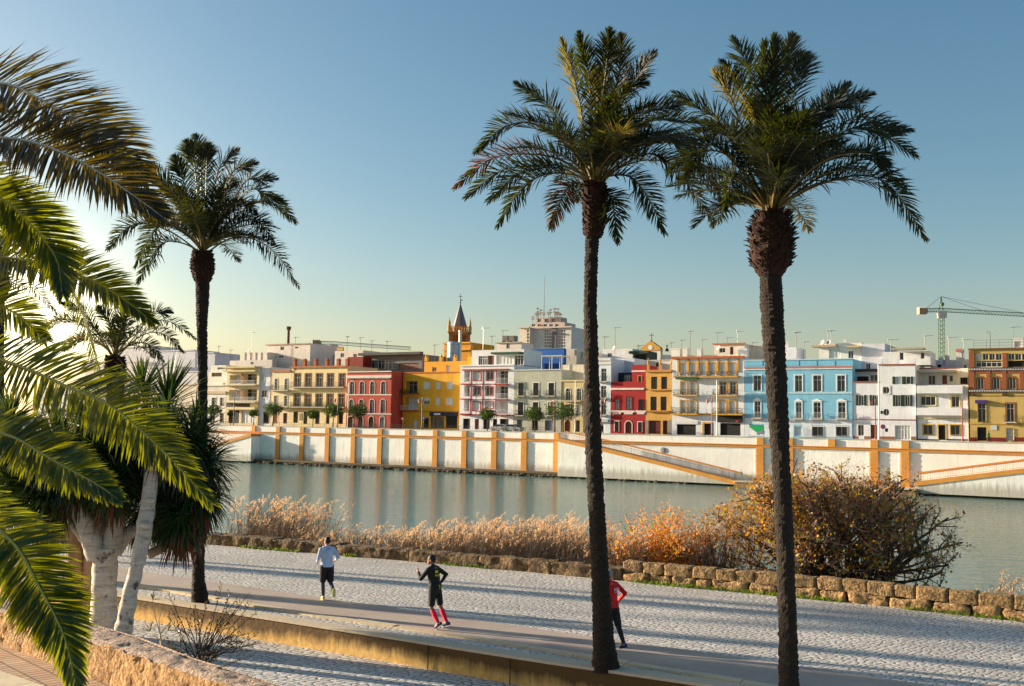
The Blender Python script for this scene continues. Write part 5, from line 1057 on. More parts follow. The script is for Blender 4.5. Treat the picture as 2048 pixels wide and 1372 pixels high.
# ---- the near palm whose crown hangs in from the left; each frond a part
mNG = leafm('near_palm_leaflet', C(12, 42, 6), C(50, 86, 12), .33, 2.5, C(182, 186, 8), .35)
mNB = leafm('near_palm_leaflet_brown', C(10, 26, 6), C(44, 54, 12), .26, 2.5, C(164, 140, 10), .35)
mNR = plain(C(190, 172, 90), .4, name='near_palm_rachis'); mNRW = plain(C(206, 200, 190), .4, name='near_palm_rachis_pale')
base = V((D(-430, 700, 8.2).x, 8.2, ZW - 3)); root = empty('palm_tree', base, 0, 'near palm hanging large green fronds into the left of the picture', 'palm tree')
m = MB(); cz = D(-430, 640, 8.2) - base
trunk(m, [(0, 0, 0), (.05, 0, cz.z * .5), (cz.x, cz.y, cz.z)], [.3, .24, .27], .08, 18, .05, 7, .012); m.build('trunk', mTK, root)
NFR = [([(-330, 330), (-150, 180), (0, 167), (66, 191), (127, 226), (190, 268), (245, 312), (292, 360)], 7.2, 6.8, 1, .40, (0, -.8, .7)),
       ([(-250, 400), (-110, 285), (0, 276), (66, 285), (131, 309), (197, 344), (262, 388), (325, 434)], 6.8, 6.4, 1, .40, (0, -.8, .7)),
       ([(-220, 450), (-80, 375), (0, 397), (44, 432), (87, 480), (114, 524), (124, 585)], 6.5, 6.6, 0, .32, (.5, -.8, .5)),
       ([(-250, 560), (-100, 515), (0, 515), (66, 524), (131, 541), (197, 567), (255, 604), (305, 645)], 7.6, 7.2, 0, .32, (0, -.8, .7)),
       ([(-250, 650), (-110, 685), (0, 719), (71, 745), (147, 779), (223, 813), (290, 868), (350, 926), (420, 1004)], 6.4, 5.8, 0, .325, (.1, -.8, .6)),
       ([(-280, 740), (-120, 820), (0, 866), (39, 881), (92, 913), (144, 942), (197, 971), (238, 1000)], 5.8, 5.5, 0, .235, (.1, -.8, .6)),
       ([(-300, 800), (-110, 950), (0, 1062), (39, 1104), (75, 1170), (105, 1224), (132, 1285), (158, 1400)], 5.4, 5.0, 0, .275, (.5, -.8, .4)),
       ([(-260, 600), (-100, 590), (20, 620), (90, 680)], 8.0, 7.8, 0, .34, (0, -.8, .7)),
       ([(-330, 420), (-190, 330), (-80, 330), (10, 380), (60, 430)], 7.9, 7.7, 1, .36, (0, -.8, .7))]
for i, (px, d0, d1, br, L, up) in enumerate(NFR):
    m = MB(); pts = [D(-430, 650, 8.2) - base] + [D(u, v_, d0 + (d1 - d0) * k / (len(px) - 1)) - base for k, (u, v_) in enumerate(px)]
    frond(m, pts, L * (1.2 if i < 2 else 1), 205 if i < 7 else 120, .0175, up, fold=.26, droop=.16, ang=48, start=.18, seed=700 + i, rr=.016, jitter=.06)
    m.build('frond', [mNB if br else mNG, mNRW if br else mNR], root)
m = MB()
for i in range(14):
    az = 2 * pi * i / 14 + .2
    if -.9 < (az if az < pi else az - 2 * pi) < .9: continue
    P_ = [V(cz) + V((cos(az) * r, sin(az) * r, z)) for r, z in ((0, 0), (.8, .9), (1.8, 1.2), (2.7, .6), (3.2, -.4))]
    if P_[-1].y + base.y < 5.5: continue
    frond(m, P_, .36, 110, .017, V((-cos(az), -sin(az), 1)), seed=900 + i)
m.build('crown', [mNG, mNR], root)
# ================================================================ STREET TREES, LAMPS, SIGNS, CARS
mORG = leafm('orange_tree_leaf', C(20, 40, 12), C(64, 84, 22), .16, 1.0, C(110, 140, 20))
mBARK = plain(C(92, 76, 60), .9, name='tree_bark')
rt = random.Random(21)
TR_ = [(Z1, 205, 770, 52, 42, 'round clipped street tree nearest the slim palm trunk'), (Z1, 715, 766, 62, 52, 'round clipped street tree before the narrow arched cream house'), (Z1, 1055, 808, 45, 42, 'small round street tree before the house with roof piers'), (Z1, 1230, 776, 68, 56, 'round street tree at the corner of the house with roof piers'),
       (Z1, 1435, 782, 72, 64, 'full round street tree before the terracotta house'), (Z1, 350, 808, 22, 24, 'tiny young street tree before the balconied block'), (Z1, 548, 800, 32, 30, 'little street tree beside the narrow bluish house'), (Z2, 750, 1066, 62, 56, 'round street tree before the red trimmed white house'),
       (Z2, 1155, 1062, 70, 66, 'round street tree before the sage grey house'), (Z2, 1400, 1036, 132, 76, 'wide dark street tree before the beige house')]
for Z, x, y, rx, rz_, lb in TR_:
    off = 3.2; s, z = FP(Z[0] + x / KZ, Z[1] + y / KZ, off); sx = abs(FP(Z[0] + (x + rx) / KZ, Z[1] + y / KZ, off)[0] - s); sz = abs(FP(Z[0] + x / KZ, Z[1] + (y - rz_) / KZ, off)[1] - z)
    root = empty('street_tree', WP(s, off, ZS), RZ, lb, 'tree', 'clipped trees along the far street'); zc = z - ZS
    m = MB(); m.tube([(0, 0, -.1), (.05, 0, zc * .4), (0, .05, zc - sz * .5)], [.12, .09, .08], 7)
    for i in range(5): a = i * 1.256; m.tube([(0, .05, zc - sz * .7), (cos(a) * sx * .5, sin(a) * sx * .5, zc)], [.06, .02], 5)
    m.build('trunk', mBARK, root); m = MB(); n = int(500 + 2200 * min(1, sx * sz / 3))
    for i in range(n):
        d = V((rt.gauss(0, 1), rt.gauss(0, 1), rt.gauss(0, 1))).normalized(); r = rt.random() ** .33
        k = 1 + .55 * noise.noise(d * 1.9 + V((x, y, 0))); p = V((d.x * sx * r * k, d.y * sx * r * k, zc + d.z * sz * r * k))
        if noise.noise(p * 1.6 + V((x, 0, 0))) < -.22: continue
        u_ = V((rt.gauss(0, 1), rt.gauss(0, 1), rt.gauss(0, 1))).normalized() * .13; w_ = u_.orthogonal().normalized() * .07
        m.quad(p - u_, p + w_, p + u_, p - w_)
    m.build('crown', mORG, root)
mLR = plain(C(150, 60, 44), .5, name='lamp_red'); mLW = plain(C(220, 218, 212), .5, name='lamp_white'); mLD = plain(C(70, 66, 62), .5, name='lamp_dark')
LM = [(Z1, 1362, 545, 890, 'w', 0, 'tall white pole before the terracotta house'), (Z2, 1506, 790, 1215, 'w', 0, 'tall white pole before the beige house'), (Z3, 1089, 526, 990, 'w', 0, 'tall white pole before the loggia house'), (Z4, 724, 650, 1275, 'w', 0, 'tall white pole before the round windowed house'),
      (Z2, 1325, 945, 1210, 'r', -1, 'red lamp post before the sage grey house'), (Z3, 97, 658, 968, 'r', 1, 'red lamp post before the tall white house'), (Z3, 1045, 662, 990, 'r', -1, 'red lamp post before the cafe'), (Z4, 696, 930, 1278, 'r', -1, 'red lamp post before the low white house'), (Z4, 1441, 930, 1292, 'r', 1, 'red lamp post before the yellow framed house'),
      (Z1, 384, 590, 888, 'd', 1, 'dark lamp post before the balconied block'), (Z1, 1270, 660, 890, 'd', -1, 'dark lamp post at the corner of the house with roof piers'), (Z2, 192, 920, 1186, 'd', -1, 'dark lamp post before the yellow house')]
for Z, x, yt, yb, kind, sg, lb in LM:
    off = 2.0; s, z = FP(Z[0] + x / KZ, Z[1] + yt / KZ, off); root = empty('street_lamp' if kind != 'w' else 'white_pole', WP(s, off, ZS), RZ, lb, 'lamp' if kind != 'w' else 'pole'); h_ = z - ZS
    mt = {'r': mLR, 'w': mLW, 'd': mLD}[kind]; m = MB(); m.lathe([(.16, 0), (.16, .5), (.09, .6), (.07 if kind != 'w' else .1, h_ - .1), (.05, h_)], 8)
    m.build('post', mt, root)
    if sg:
        m = MB(); zl = h_ - .5; m.tube([(0, 0, zl + .25), (sg * .5, 0, zl + .3), (sg * .75, 0, zl + .1)], .03, 5); m.build('arm', mt, root)
        m = MB(); m.lathe([(.12, -.55), (.24, -.15), (.28, -.12), (.1, .1), (.03, .2)], 8, (sg * .75, 0, zl)); m.build('lantern', plain(C(196, 150, 130), .4), root)
    else:
        m = MB(); m.ball((0, 0, h_ + .06), .14, 8, 6); m.build('cap', mt, root)
for Z, x, y, yb, off, kind, lb in ((Z4, 763, 1172, 1280, 6.5, 'np', 'blue and red no parking sign before the round windowed house'), (Z1, 1822, 846, 900, 6.5, 'ne', 'round red no entry sign beside the terracotta house'), (Z2, 203, 1100, 1186, 5, 'bl', 'small blue sign before the yellow house'), (Z2, 1312, 952, 1190, 2.4, 'tr', 'triangular red bordered sign before the sage grey house')):
    s, z = FP(Z[0] + x / KZ, Z[1] + y / KZ, off); root = empty('road_sign', WP(s, off, ZS), RZ, lb, 'sign'); h_ = z - ZS
    m = MB(); m.tube([(0, .04, 0), (0, .04, h_ + .2)], .035, 6); m.build('post', mRAIL, root)
    cR, cB, cW = plain(C(196, 30, 30), .4), plain(C(40, 70, 150), .4), plain(C(236, 236, 236), .4)
    def disc(r, y, mt, nm, n=20, rot=0):
        m = MB(); m.tube([(0, y, h_), (0, y + .012, h_)], r, n); o = m.build(nm, mt, root); return o
    if kind == 'np': disc(.36, 0, cR, 'rim'); disc(.28, -.016, cB, 'disc'); m = MB(); m.add([(x_ , -.02, h_ + z_) for x_, z_ in ((-.23, .17), (-.17, .23), (.23, -.17), (.17, -.23))], ((0, 1, 2, 3),)); m.build('slash', cR, root)
    elif kind == 'ne': disc(.36, 0, cR, 'disc'); m = MB(); m.box(-.24, .24, -.02, 0, h_ - .06, h_ + .06); m.build('bar', cW, root)
    elif kind == 'bl': disc(.36, 0, cB, 'disc'); m = MB(); m.box(-.04, .04, -.02, 0, h_ - .2, h_ + .1); m.add([(-.14, -.01, h_ + .08), (.14, -.01, h_ + .08), (0, -.01, h_ + .24)], ((0, 1, 2),)); m.build('arrow', cW, root)
    else:
        for r, y_, mt, nm in ((.45, 0, cR, 'rim'), (.30, -.012, cW, 'panel')): m = MB(); P_ = [(r * sin(2 * pi * i / 3), yy, h_ + r * cos(2 * pi * i / 3)) for yy in (y_, y_ + .01) for i in range(3)]; m.add(P_, ((0, 1, 2), (5, 4, 3), (0, 3, 4, 1), (1, 4, 5, 2), (2, 5, 3, 0))); m.build(nm, mt, root)
def car(x, y, Z, lb, off=5.0):
    s, z = FP(Z[0] + x / KZ, Z[1] + y / KZ, off); r = empty('parked_car', WP(s, off, ZS), RZ, lb, 'car', 'cars parked on the far street')
    pr = [(-2.0, .35), (-2.02, .75), (-1.85, .92), (-1.2, 1.0), (-.75, 1.42), (.6, 1.46), (1.25, 1.05), (1.9, .95), (2.02, .7), (2.0, .35)]; n = len(pr)
    m = MB(); wf = lambda zz: .84 if zz < 1.06 else .66
    m.add([(a, sg * wf(b), b) for sg in (-1, 1) for a, b in pr], [tuple(range(n)), tuple(range(2 * n - 1, n - 1, -1))] + [(i, i + n, (i + 1) % n + n, (i + 1) % n) for i in range(n)])
    o = m.build('body', plain(C(176, 180, 186), .25, .6, name='car_paint'), r)
    for sg in (-1, 1):
        m = MB(); m.add([(a, sg * b_, c) for a, b_, c in ((-1.08, .845, 1.06), (-.1, .845, 1.06), (-.1, .68, 1.39), (-.7, .68, 1.38))], ((0, 1, 2, 3),)); m.add([(a, sg * b_, c) for a, b_, c in ((0, .845, 1.06), (1.1, .845, 1.06), (.56, .68, 1.40), (0, .68, 1.40))], ((0, 1, 2, 3),)); m.build('side_window', mGLASS[0], r)
    m = MB(); m.add([(-1.19, -.62, 1.02), (-1.19, .62, 1.02), (-.78, .58, 1.41), (-.78, -.58, 1.41)], ((0, 1, 2, 3),)); m.add([(1.23, -.62, 1.08), (1.23, .62, 1.08), (.66, .58, 1.45), (.66, -.58, 1.45)], ((0, 1, 2, 3),)); m.build('windscreen', mGLASS[0], r)
    for a in (-1.3, 1.3):
        for sg in (-1, 1): m = MB(); m.tube([(a, sg * .72, .32), (a, sg * .88, .32)], .32, 14); w_ = m.build('wheel', mDARK, r); m = MB(); m.tube([(a, sg * .885, .32), (a, sg * .89, .32)], .2, 10); m.build('rim', mRAIL, w_)
    for sg in (-1, 1): m = MB(); m.ball((-1.98, sg * .6, .72), (.06, .16, .09), 8, 5); m.build('headlight', mLIGHT, r)
car(875, 1165, Z2, 'silver car parked left of another under the grid trimmed white house'); car(965, 1172, Z2, 'silver car parked right of another beside the sage grey house')

# ================================================================ YUCCA CLUMP
mYL = leafm('yucca_leaf', C(10, 34, 26), C(44, 70, 36), .12, 1.5, C(120, 150, 30), .35)
mYD = leafm('dead_yucca_leaf', C(54, 34, 20), C(118, 78, 44), .2, 2.0, C(150, 80, 30), .8)
g = NT('pale_yucca_bark'); v = g.coord(kind='World'); vr = g.coord((1, 1, 5), 0, 'World'); a_ = g.noise(vr, 2.6, 5, .7); b_ = g.noise(v, 2.2, 3); c_ = g.noise(g.coord((9, 9, .9), 0, 'World'), 2, 4)
col = g.ramp(a_, [(.3, C(160, 146, 134)), (.65, C(204, 194, 182))]); col = g.mix(g.ramp(a_, [(.30, .8), (.40, 0.0)]), col, C(80, 62, 50)); col = g.mix(g.ramp(b_, [(.60, 0.0), (.66, .85)]), col, C(60, 40, 32)); col = g.mix(g.ramp(c_, [(.34, .35), (.44, 0.0)]), col, C(120, 106, 98))
g.bump(a_, .8, .03); mYB = g.fin(col, .85)
ry = random.Random(33)
def blade(m, p, d, L, w_, droop, mi=0, segs=5):
    m.mi = mi; d = d.normalized(); sd = d.cross(V((0, 0, 1))); sd = sd.normalized() if sd.length > .05 else V((1, 0, 0)); P = [V(p)]; dd = d.copy(); b = len(m.v)
    for i in range(segs): dd = (dd + V((0, 0, -droop * (.5 + i) / segs))).normalized(); P.append(P[-1] + dd * L / segs)
    nn = sd.cross(d) * .25
    for i, q in enumerate(P):
        ww = w_ * .5 * (.55 + 1.1 * min(i / segs * 2.2, 1) * .6) * (1 - (i / segs) ** 3 * .96); m.v += [tuple(q - sd * ww + nn * ww), tuple(q - nn * ww * .6), tuple(q + sd * ww + nn * ww)]
    for i in range(segs):
        k = b + i * 3; m.f += [(k, k + 1, k + 4, k + 3), (k + 1, k + 2, k + 5, k + 4)]; m.m += [mi, mi]
def rosette(m, c, ax, n, L, lo=-.9, hi=1.0, spread=1.0, droop=.35, wl=.06):
    ax = V(ax).normalized(); u = ax.orthogonal().normalized(); v = ax.cross(u)
    for i in range(n):
        t = ry.random(); e = lo + (hi - lo) * t; a = ry.uniform(0, 6.283); r = sqrt(max(0, 1 - e * e)); d = ax * e + (u * cos(a) + v * sin(a)) * r * spread
        blade(m, c - ax * (1 - t) * .35 + d * .05, d, L * ry.uniform(.75, 1.1), wl, droop * (1.3 - t), 0)
def skirt(m, c, n, L, R):
    for i in range(n):
        a = ry.uniform(0, 6.283); d = V((cos(a), sin(a), ry.uniform(-1.6, -.3))); blade(m, c + V((cos(a), sin(a), 0)) * R * ry.uniform(.3, 1) + V((0, 0, ry.uniform(-.3, .2))), d, L * ry.uniform(.6, 1.1), .05, .9, 1)
YD = 27.0
base = D(208, 1262, YD); base.z = ZL
rootA = empty('yucca_tree', base, 0, 'grey forked yucca with a wide dark crown of sword leaves at left', 'yucca'); oA = V(base)
def yp(u, v, dy, o): return D(u, v, YD + dy) - o
m = MB(); px = YD / F
trunk(m, [yp(208, 1275, 0, oA), yp(208, 1200, 0, oA), yp(210, 1130, 0, oA), yp(212, 1095, 0, oA)], [.37, .32, .32, .30], .06, 18, .03, 4)
for P_, r in (([(196, 1112, 0), (176, 1062, -.2), (150, 1000, -.3), (128, 930, -.3)], (.30, .24, .22, .2)), ([(220, 1110, 0), (232, 1045, .1), (245, 985, .1), (262, 900, .2)], (.28, .22, .2, .18)), ([(232, 1100, .2), (252, 1070, .4), (286, 1050, .7), (330, 1010, 1)], (.2, .19, .18, .16)), ([(206, 1105, .3), (215, 1000, .8), (300, 860, 1.0), (335, 800, 1)], (.2, .18, .16, .14)), ([(196, 1110, .5), (120, 1000, 1), (60, 920, 1)], (.2, .18, .16))):
    trunk(m, [yp(u, v, d, oA) for u, v, d in P_], r, .06, 12, .02, 5)
m.build('trunk', mYB, rootA, True)
m = MB(); trunk(m, [yp(146, 1262, .8, oA), yp(147, 1180, .8, oA), yp(150, 1090, .9, oA), yp(140, 1000, 1, oA)], [.26, .22, .22, .2], .06, 14, .03, 5); trunk(m, [yp(172, 1262, .9, oA), yp(176, 1150, .9, oA), yp(186, 1080, .8, oA)], [.2, .17, .15], .06, 10, .03, 5); m.build('side_trunk', plaster(C(176, 140, 108), .5, 'brown_bark'), rootA, True)
HA = [(128, 925, -.4, (-.3, -.3, .8), 1.25), (60, 915, .6, (-.5, -.2, .7), 1.25), (205, 905, -.6, (0, -.5, .8), 1.25), (262, 895, .2, (.2, -.3, .9), 1.2), (335, 800, 1, (.1, 0, 1), 1.35), (286, 775, 1.4, (-.1, .2, 1), 1.1), (330, 1005, .9, (.5, -.4, .5), 1.15), (10, 960, 0, (-.4, -.5, .6), 1.2), (90, 1000, -.6, (-.2, -.8, .3), 1.1), (225, 975, -.8, (.1, -.9, .2), 1.0), (170, 850, .4, (0, 0, 1), 1.2), (20, 850, .8, (0, 0, 1), 1.2), (110, 880, 1.2, (0, 0, 1), 1.25), (240, 850, 1.0, (0, .2, 1), 1.2), (290, 930, .6, (.2, -.4, .7), 1.2), (60, 970, -.2, (-.2, -.7, .5), 1.2), (150, 960, -.5, (0, -.8, .5), 1.1), (100, 1010, 1.2, (0, -.3, .6), 1.2), (200, 1000, 1.4, (0, -.3, .6), 1.2), (290, 1010, 1.3, (.2, -.3, .5), 1.2), (340, 930, 1.0, (.3, 0, .8), 1.2)]
for u, v, dy, ax, L in HA:
    c = yp(u, v, dy, oA); m = MB()
    if v < 830: rosette(m, c, ax, 110, L, -.1, 1.0, .8, .16, .065)
    else: rosette(m, c, ax, 260, L, -.9, 1.0, 1.0, .6)
    skirt(m, c - V((0, 0, .35)), 45 if v > 830 else 30, .75, .3); m.build('leaf_head', [mYL, mYD], rootA)
base = D(244, 1268, YD - 1.2); base.z = ZL
rootB = empty('yucca_tree', base, 0, 'leaning white barked yucca in front of the forked one', 'yucca'); oB = V(base)
m = MB(); trunk(m, [yp(242, 1285, -1.2, oB), yp(258, 1200, -1.2, oB), yp(276, 1120, -1.15, oB), yp(290, 1050, -1.1, oB), yp(300, 985, -1, oB), yp(306, 930, -1, oB), yp(330, 870, -.8, oB)], [.22, .19, .175, .20, .185, .18, .15], .05, 16, .035, 4)
for u, v, r in ((292, 1050, .12), (300, 1000, .1), (266, 1178, .06)):
    c = yp(u, v, -1.35, oB); m.ball(c, (r * 1.3, r * .6, r * .7), 10, 7)
m.build('trunk', mYB, rootB, True)
m = MB(); trunk(m, [yp(296, 1110, -.4, oB), yp(330, 1090, -.2, oB), yp(372, 1040, 0, oB), yp(392, 985, .1, oB)], [.13, .12, .12, .1], .06, 10, .02, 5); m.build('branch', plaster(C(176, 140, 108), .5, 'brown_bark'), rootB, True)
HB = [(335, 865, -.8, (.1, -.3, .9), 1.2), (380, 900, -.3, (.5, -.2, .7), 1.2), (400, 985, 0, (.6, -.3, .4), 1.15), (365, 1035, -.2, (.2, -.7, .2), 1.1), (410, 930, .5, (.7, 0, .5), 1.1), (392, 870, .4, (.4, .1, .9), 1.1)]
for u, v, dy, ax, L in HB:
    c = yp(u, v, dy, oB); m = MB(); rosette(m, c, ax, 330, L, -.98, 1.0, 1.0, .8); skirt(m, c - V((0, 0, .4)), 90, .8, .3); m.build('leaf_head', [mYL, mYD], rootB)

# ================================================================ REEDS, FIG TREE, ORANGE BUSH, SHRUBS
mRS = leafm('reed_stem', C(64, 58, 52), C(140, 128, 114), .18, 2.4, C(160, 124, 80), .8); mRP = leafm('reed_plume', C(190, 150, 110), C(230, 204, 176), .4, 1.5, C(236, 190, 140), .8)
rd = random.Random(77)
def reeds(name, lb, n, u0, u1, topf, dmin, dmax, dens=1, kind='stuff'):
    m = MB()
    for i in range(n):
        u = rd.uniform(u0, u1); vb = 1090 + (u - 430) * .0905; pb = U(u, vb, ZQ); dd = rd.uniform(dmin, dmax); p = pb + N * dd; zb_ = 3.3 - max(0, dd - .9) * .42; p.z = zb_
        top = topf(u) + rd.uniform(12, 52) + abs(rd.gauss(0, 18)); yy = p.y; zt = D(u, top, yy).z; h_ = zt - zb_
        if h_ < .3: continue
        lean = V((rd.gauss(.12, .12), rd.gauss(0, .1), 0)) * h_; tp = p + V((0, 0, h_)) + lean; md = p.lerp(tp, .55) - lean * .12
        m.mi = 0; s_ = V((.009, 0, 0)); m.quad(p - s_, p + s_, md + s_, md - s_); m.quad(md - s_, md + s_, tp + s_ * .5, tp - s_ * .5)
        for k in range(5):
            q = p.lerp(md, rd.uniform(.2, 1)) if k < 3 else md.lerp(tp, rd.random() * .7); a = rd.uniform(0, 6.283); d = V((cos(a), sin(a), rd.uniform(.3, 1.2))).normalized(); blade(m, q, d, rd.uniform(.3, .6), .022, .9, 0, 3)
        if rd.random() < .55:
            m.mi = 1; L = rd.uniform(.22, .40); d0 = (lean.normalized() * .7 + V((rd.gauss(0, .3), rd.gauss(0, .3), 1))).normalized()
            for k in range(15):
                t = k / 15; q = tp + d0 * L * t + V((.5, 0, -.25)) * L * t * t * .5; dv = V((rd.gauss(.25, .5), rd.gauss(0, .5), rd.gauss(.2, .5))).normalized() * L * .32 * (1 - t * .6); sd = dv.orthogonal().normalized() * .016
                m.quad(q, q + dv * .5 + sd, q + dv, q + dv * .5 - sd)
    o = m.build(name, [mRS, mRP]); tag(o, lb, 'reeds', kind=kind); return o
def rtop(u):
    pts = [(400, 985), (440, 975), (500, 985), (530, 1030), (600, 1048), (700, 1040), (800, 1032), (900, 1025), (1000, 1018), (1060, 1024), (1120, 1050), (1180, 1062), (1250, 1058)]
    for (a, b), (c, d) in zip(pts, pts[1:]):
        if a <= u <= c: return b + (d - b) * (u - a) / (c - a) + noise.noise(V((u * .03, 0, 0))) * 18
    return 1060
reeds('reeds', 'pale plumed reeds growing behind the stone parapet', 3600, 330, 1245, rtop, 1.0, 4.5)
reeds('reeds', 'sunlit plumed reeds behind the orange bush', 260, 1225, 1395, lambda u: 1015 + abs(u - 1330) * .45 + 30 * (u < 1270), 2.0, 4.5)
reeds('reeds', 'sparse thin reeds behind the parapet at the right edge', 120, 1900, 2060, lambda u: 1150 + 20 * sin(u * .05), 1.2, 3)
mFB = plain(C(88, 68, 58), .9, name='fig_bark'); mFT = plain(C(156, 128, 110), .9, name='fig_twig')
mFL = [leafm('fig_leaf_yellow', C(176, 112, 14), C(216, 160, 36), .4, 3, C(230, 170, 20)), leafm('fig_leaf_green', C(72, 82, 18), C(130, 124, 34), .35, 3, C(180, 180, 20)), leafm('fig_leaf_brown', C(110, 60, 22), C(160, 96, 36), .3, 3, C(200, 110, 20))]
rf = random.Random(41); FD = 36.4
base = D(1702, 1185, FD); base.z = 2.4
root = empty('fig_tree', base, 0, 'spreading half bare fig tree with yellow leaves by the water', 'tree'); o_ = V(base)
mt, mw, ml = MB(), MB(), MB(); ends = []
CEN = D(1658, 1088, FD) - o_; RX, RY_, RZ_ = 4.45, 2.6, 2.05
def inside(p): q = p - CEN; return (q.x / RX) ** 2 + (q.y / RY_) ** 2 + (q.z / (RZ_ if q.z > 0 else RZ_ * 1.1)) ** 2 * 1.0
def branch(p, d, L, r, lev):
    n = 5; P_ = [V(p)]; d = V(d).normalized()
    for i in range(n):
        d = (d + V((rf.gauss(0, .16), rf.gauss(0, .16), rf.gauss(.05 if lev > 1 else 0, .14)))).normalized(); P_.append(P_[-1] + d * L / n)
        if inside(P_[-1]) > 1.0 + rf.uniform(-.12, .12) and i > 0: break
    k = len(P_)
    if k < 3: return
    (mt if lev < 3 else mw).tube(P_, [r * (1 - .5 * i / (k - 1)) for i in range(k)], 7 if lev < 2 else 5 if lev < 3 else 3, cap=False)
    if lev >= 4:
        for q in P_[1:]:
            if rf.random() < .42 - .20 * (q.x - CEN.x) / RX - .10 * max(0, (q.z - CEN.z) / RZ_): ends.append(q)
        return
    nb = {0: 4, 1: 4, 2: 4, 3: 4}[lev]
    for i in range(nb):
        t = .25 + .75 * (i + rf.random()) / nb; j = min(int(t * (k - 1)), k - 2); q = P_[j].lerp(P_[j + 1], t * (k - 1) - j)
        ax = (P_[j + 1] - P_[j]).normalized(); s_ = ax.orthogonal().normalized(); a = rf.uniform(0, 6.283); s_ = Matrix.Rotation(a, 3, ax) @ s_
        nd = ax * rf.uniform(.35, .8) + s_ * rf.uniform(.6, 1) + V((0, 0, .25 if lev < 2 else .12)); branch(q, nd, L * rf.uniform(.5, .72), r * .46, lev + 1)
LIMBS = [V((cos(pi * (i + .5) / 13) * .74, rf.uniform(-.5, .5), sin(pi * (i + .5) / 13) * .72)) for i in range(13)] + [V((cos(pi * (i + .5) / 9) * .55, rf.uniform(-.7, .7), sin(pi * (i + .5) / 9) * .42)) for i in range(9)] + [V((x, rf.uniform(-.4, .4), -.3)) for x in (-.8, -.5, .5, .8)]
for l in LIMBS:
    e = CEN + V((l.x * RX, l.y * RY_, l.z * RZ_)); p0 = V((rf.uniform(-.5, .5), rf.uniform(-.4, .4), -.1)); branch(p0, e - p0, (e - p0).length * 1.05, .13, 0)
mt.build('trunk', mFB, root, True); mw.build('twigs', mFT, root)
for q in ends:
    ml.mi = rf.choices((0, 1, 2), (.5, .3, .2))[0]
    for _ in range(rf.choice((1, 1, 2))):
        d = V((rf.gauss(0, 1), rf.gauss(0, 1), rf.gauss(-.3, .7))).normalized() * rf.uniform(.07, .125); s_ = d.orthogonal().normalized() * d.length * .5; s_ = Matrix.Rotation(rf.uniform(0, 6.28), 3, d.normalized()) @ s_; p = q + V((rf.gauss(0, .05), rf.gauss(0, .05), rf.gauss(0, .05)))
        ml.quad(p, p + d * .5 + s_, p + d, p + d * .5 - s_)
ml.build('crown', mFL, root)
base = D(1325, 1135, 37.2); base.z = 2.6
root = empty('orange_bush', base, 0, 'dense bush of orange autumn leaves behind the parapet end', 'bush'); mt, ml = MB(), MB()
for i in range(140):
    a = rf.uniform(0, 6.283); d = V((cos(a) * rf.uniform(.2, 1.1), sin(a) * .35, rf.uniform(.9, 1.7))); P_ = [V((rf.gauss(0, .45), rf.gauss(0, .2), 0))]; L = rf.uniform(1.8, 3.5)
    for k in range(4): d = (d + V((rf.gauss(0, .2), rf.gauss(0, .2), -.08))).normalized(); P_.append(P_[-1] + d * L / 4)
    mt.tube(P_, [.025, .02, .015, .01, .006], 4, cap=False)
    for k in range(120):
        t = rf.uniform(.8, 4); j = min(int(t), 3); p = P_[j].lerp(P_[j + 1], t - j) + V((rf.gauss(0, .13), rf.gauss(0, .13), rf.gauss(0, .11))); d2 = V((rf.gauss(0, 1), rf.gauss(0, 1), rf.gauss(0, 1))).normalized() * rf.uniform(.05, .09); s_ = d2.orthogonal().normalized() * .03; ml.mi = 0 if rf.random() < .72 else 1
        ml.quad(p, p + d2 * .5 + s_, p + d2, p + d2 * .5 - s_)
mt.build('stems', mFT, root); ml.build('crown', [leafm('orange_leaf', C(214, 116, 8), C(244, 164, 30), .45, 3, C(255, 150, 0)), mFL[1]], root)
# dark shrub growing behind the near wall
SD = 21.5; base = D(398, 1330, SD); base.z = ZL
root = empty('wild_shrub', base, 0, 'thin dark shrub with bare twigs in front of the concrete wall', 'shrub'); mt, ml = MB(), MB(); o_ = V(base); zt0 = D(398, 1310, SD).z - ZL
mt.tube([(0, 0, 0), (.02, 0, zt0)], [.03, .025], 5)
for i in range(46):
    u, v = rf.uniform(325, 520), rf.uniform(1175, 1320); u += (1320 - v) * .05; e = D(u, v, SD + rf.uniform(-.5, .5)) - o_; p0 = V((rf.gauss(0, .03), rf.gauss(0, .03), zt0 * rf.uniform(.3, 1.15))); md = p0.lerp(e, .5) + V((0, 0, .06)); mt.tube([p0, md, e], [.014, .009, .004], 4, cap=False)
    for k in range(13):
        q = md.lerp(e, k / 12); d = ((e - md).normalized() + V((rf.gauss(0, .8), rf.gauss(0, .8), rf.gauss(.4, .6)))).normalized(); L = rf.uniform(.04, .13); mt.tube([q, q + d * L], [.006, .004], 3, cap=False)
        for _ in range(2):
            s_ = d.orthogonal().normalized() * .012; p = q + d * L * rf.uniform(.5, 1); d2 = (d + V((rf.gauss(0, .6), rf.gauss(0, .6), rf.gauss(0, .6)))).normalized() * .05; ml.quad(p, p + d2 * .5 + s_, p + d2, p + d2 * .5 - s_)
mt.build('stems', plain(C(66, 50, 40), .9, name='shrub_stem'), root); ml.build('crown', leafm('shrub_leaf', C(52, 48, 26), C(96, 84, 40), .25, 3), root)
base = D(323, 1300, 20); base.z = ZL
root = empty('dry_weed', base, 0, 'pale dry weed stalk left of the dark shrub', 'weed'); m = MB(); o_ = V(base); wz = lambda u, v: D(u, v, 20) - o_
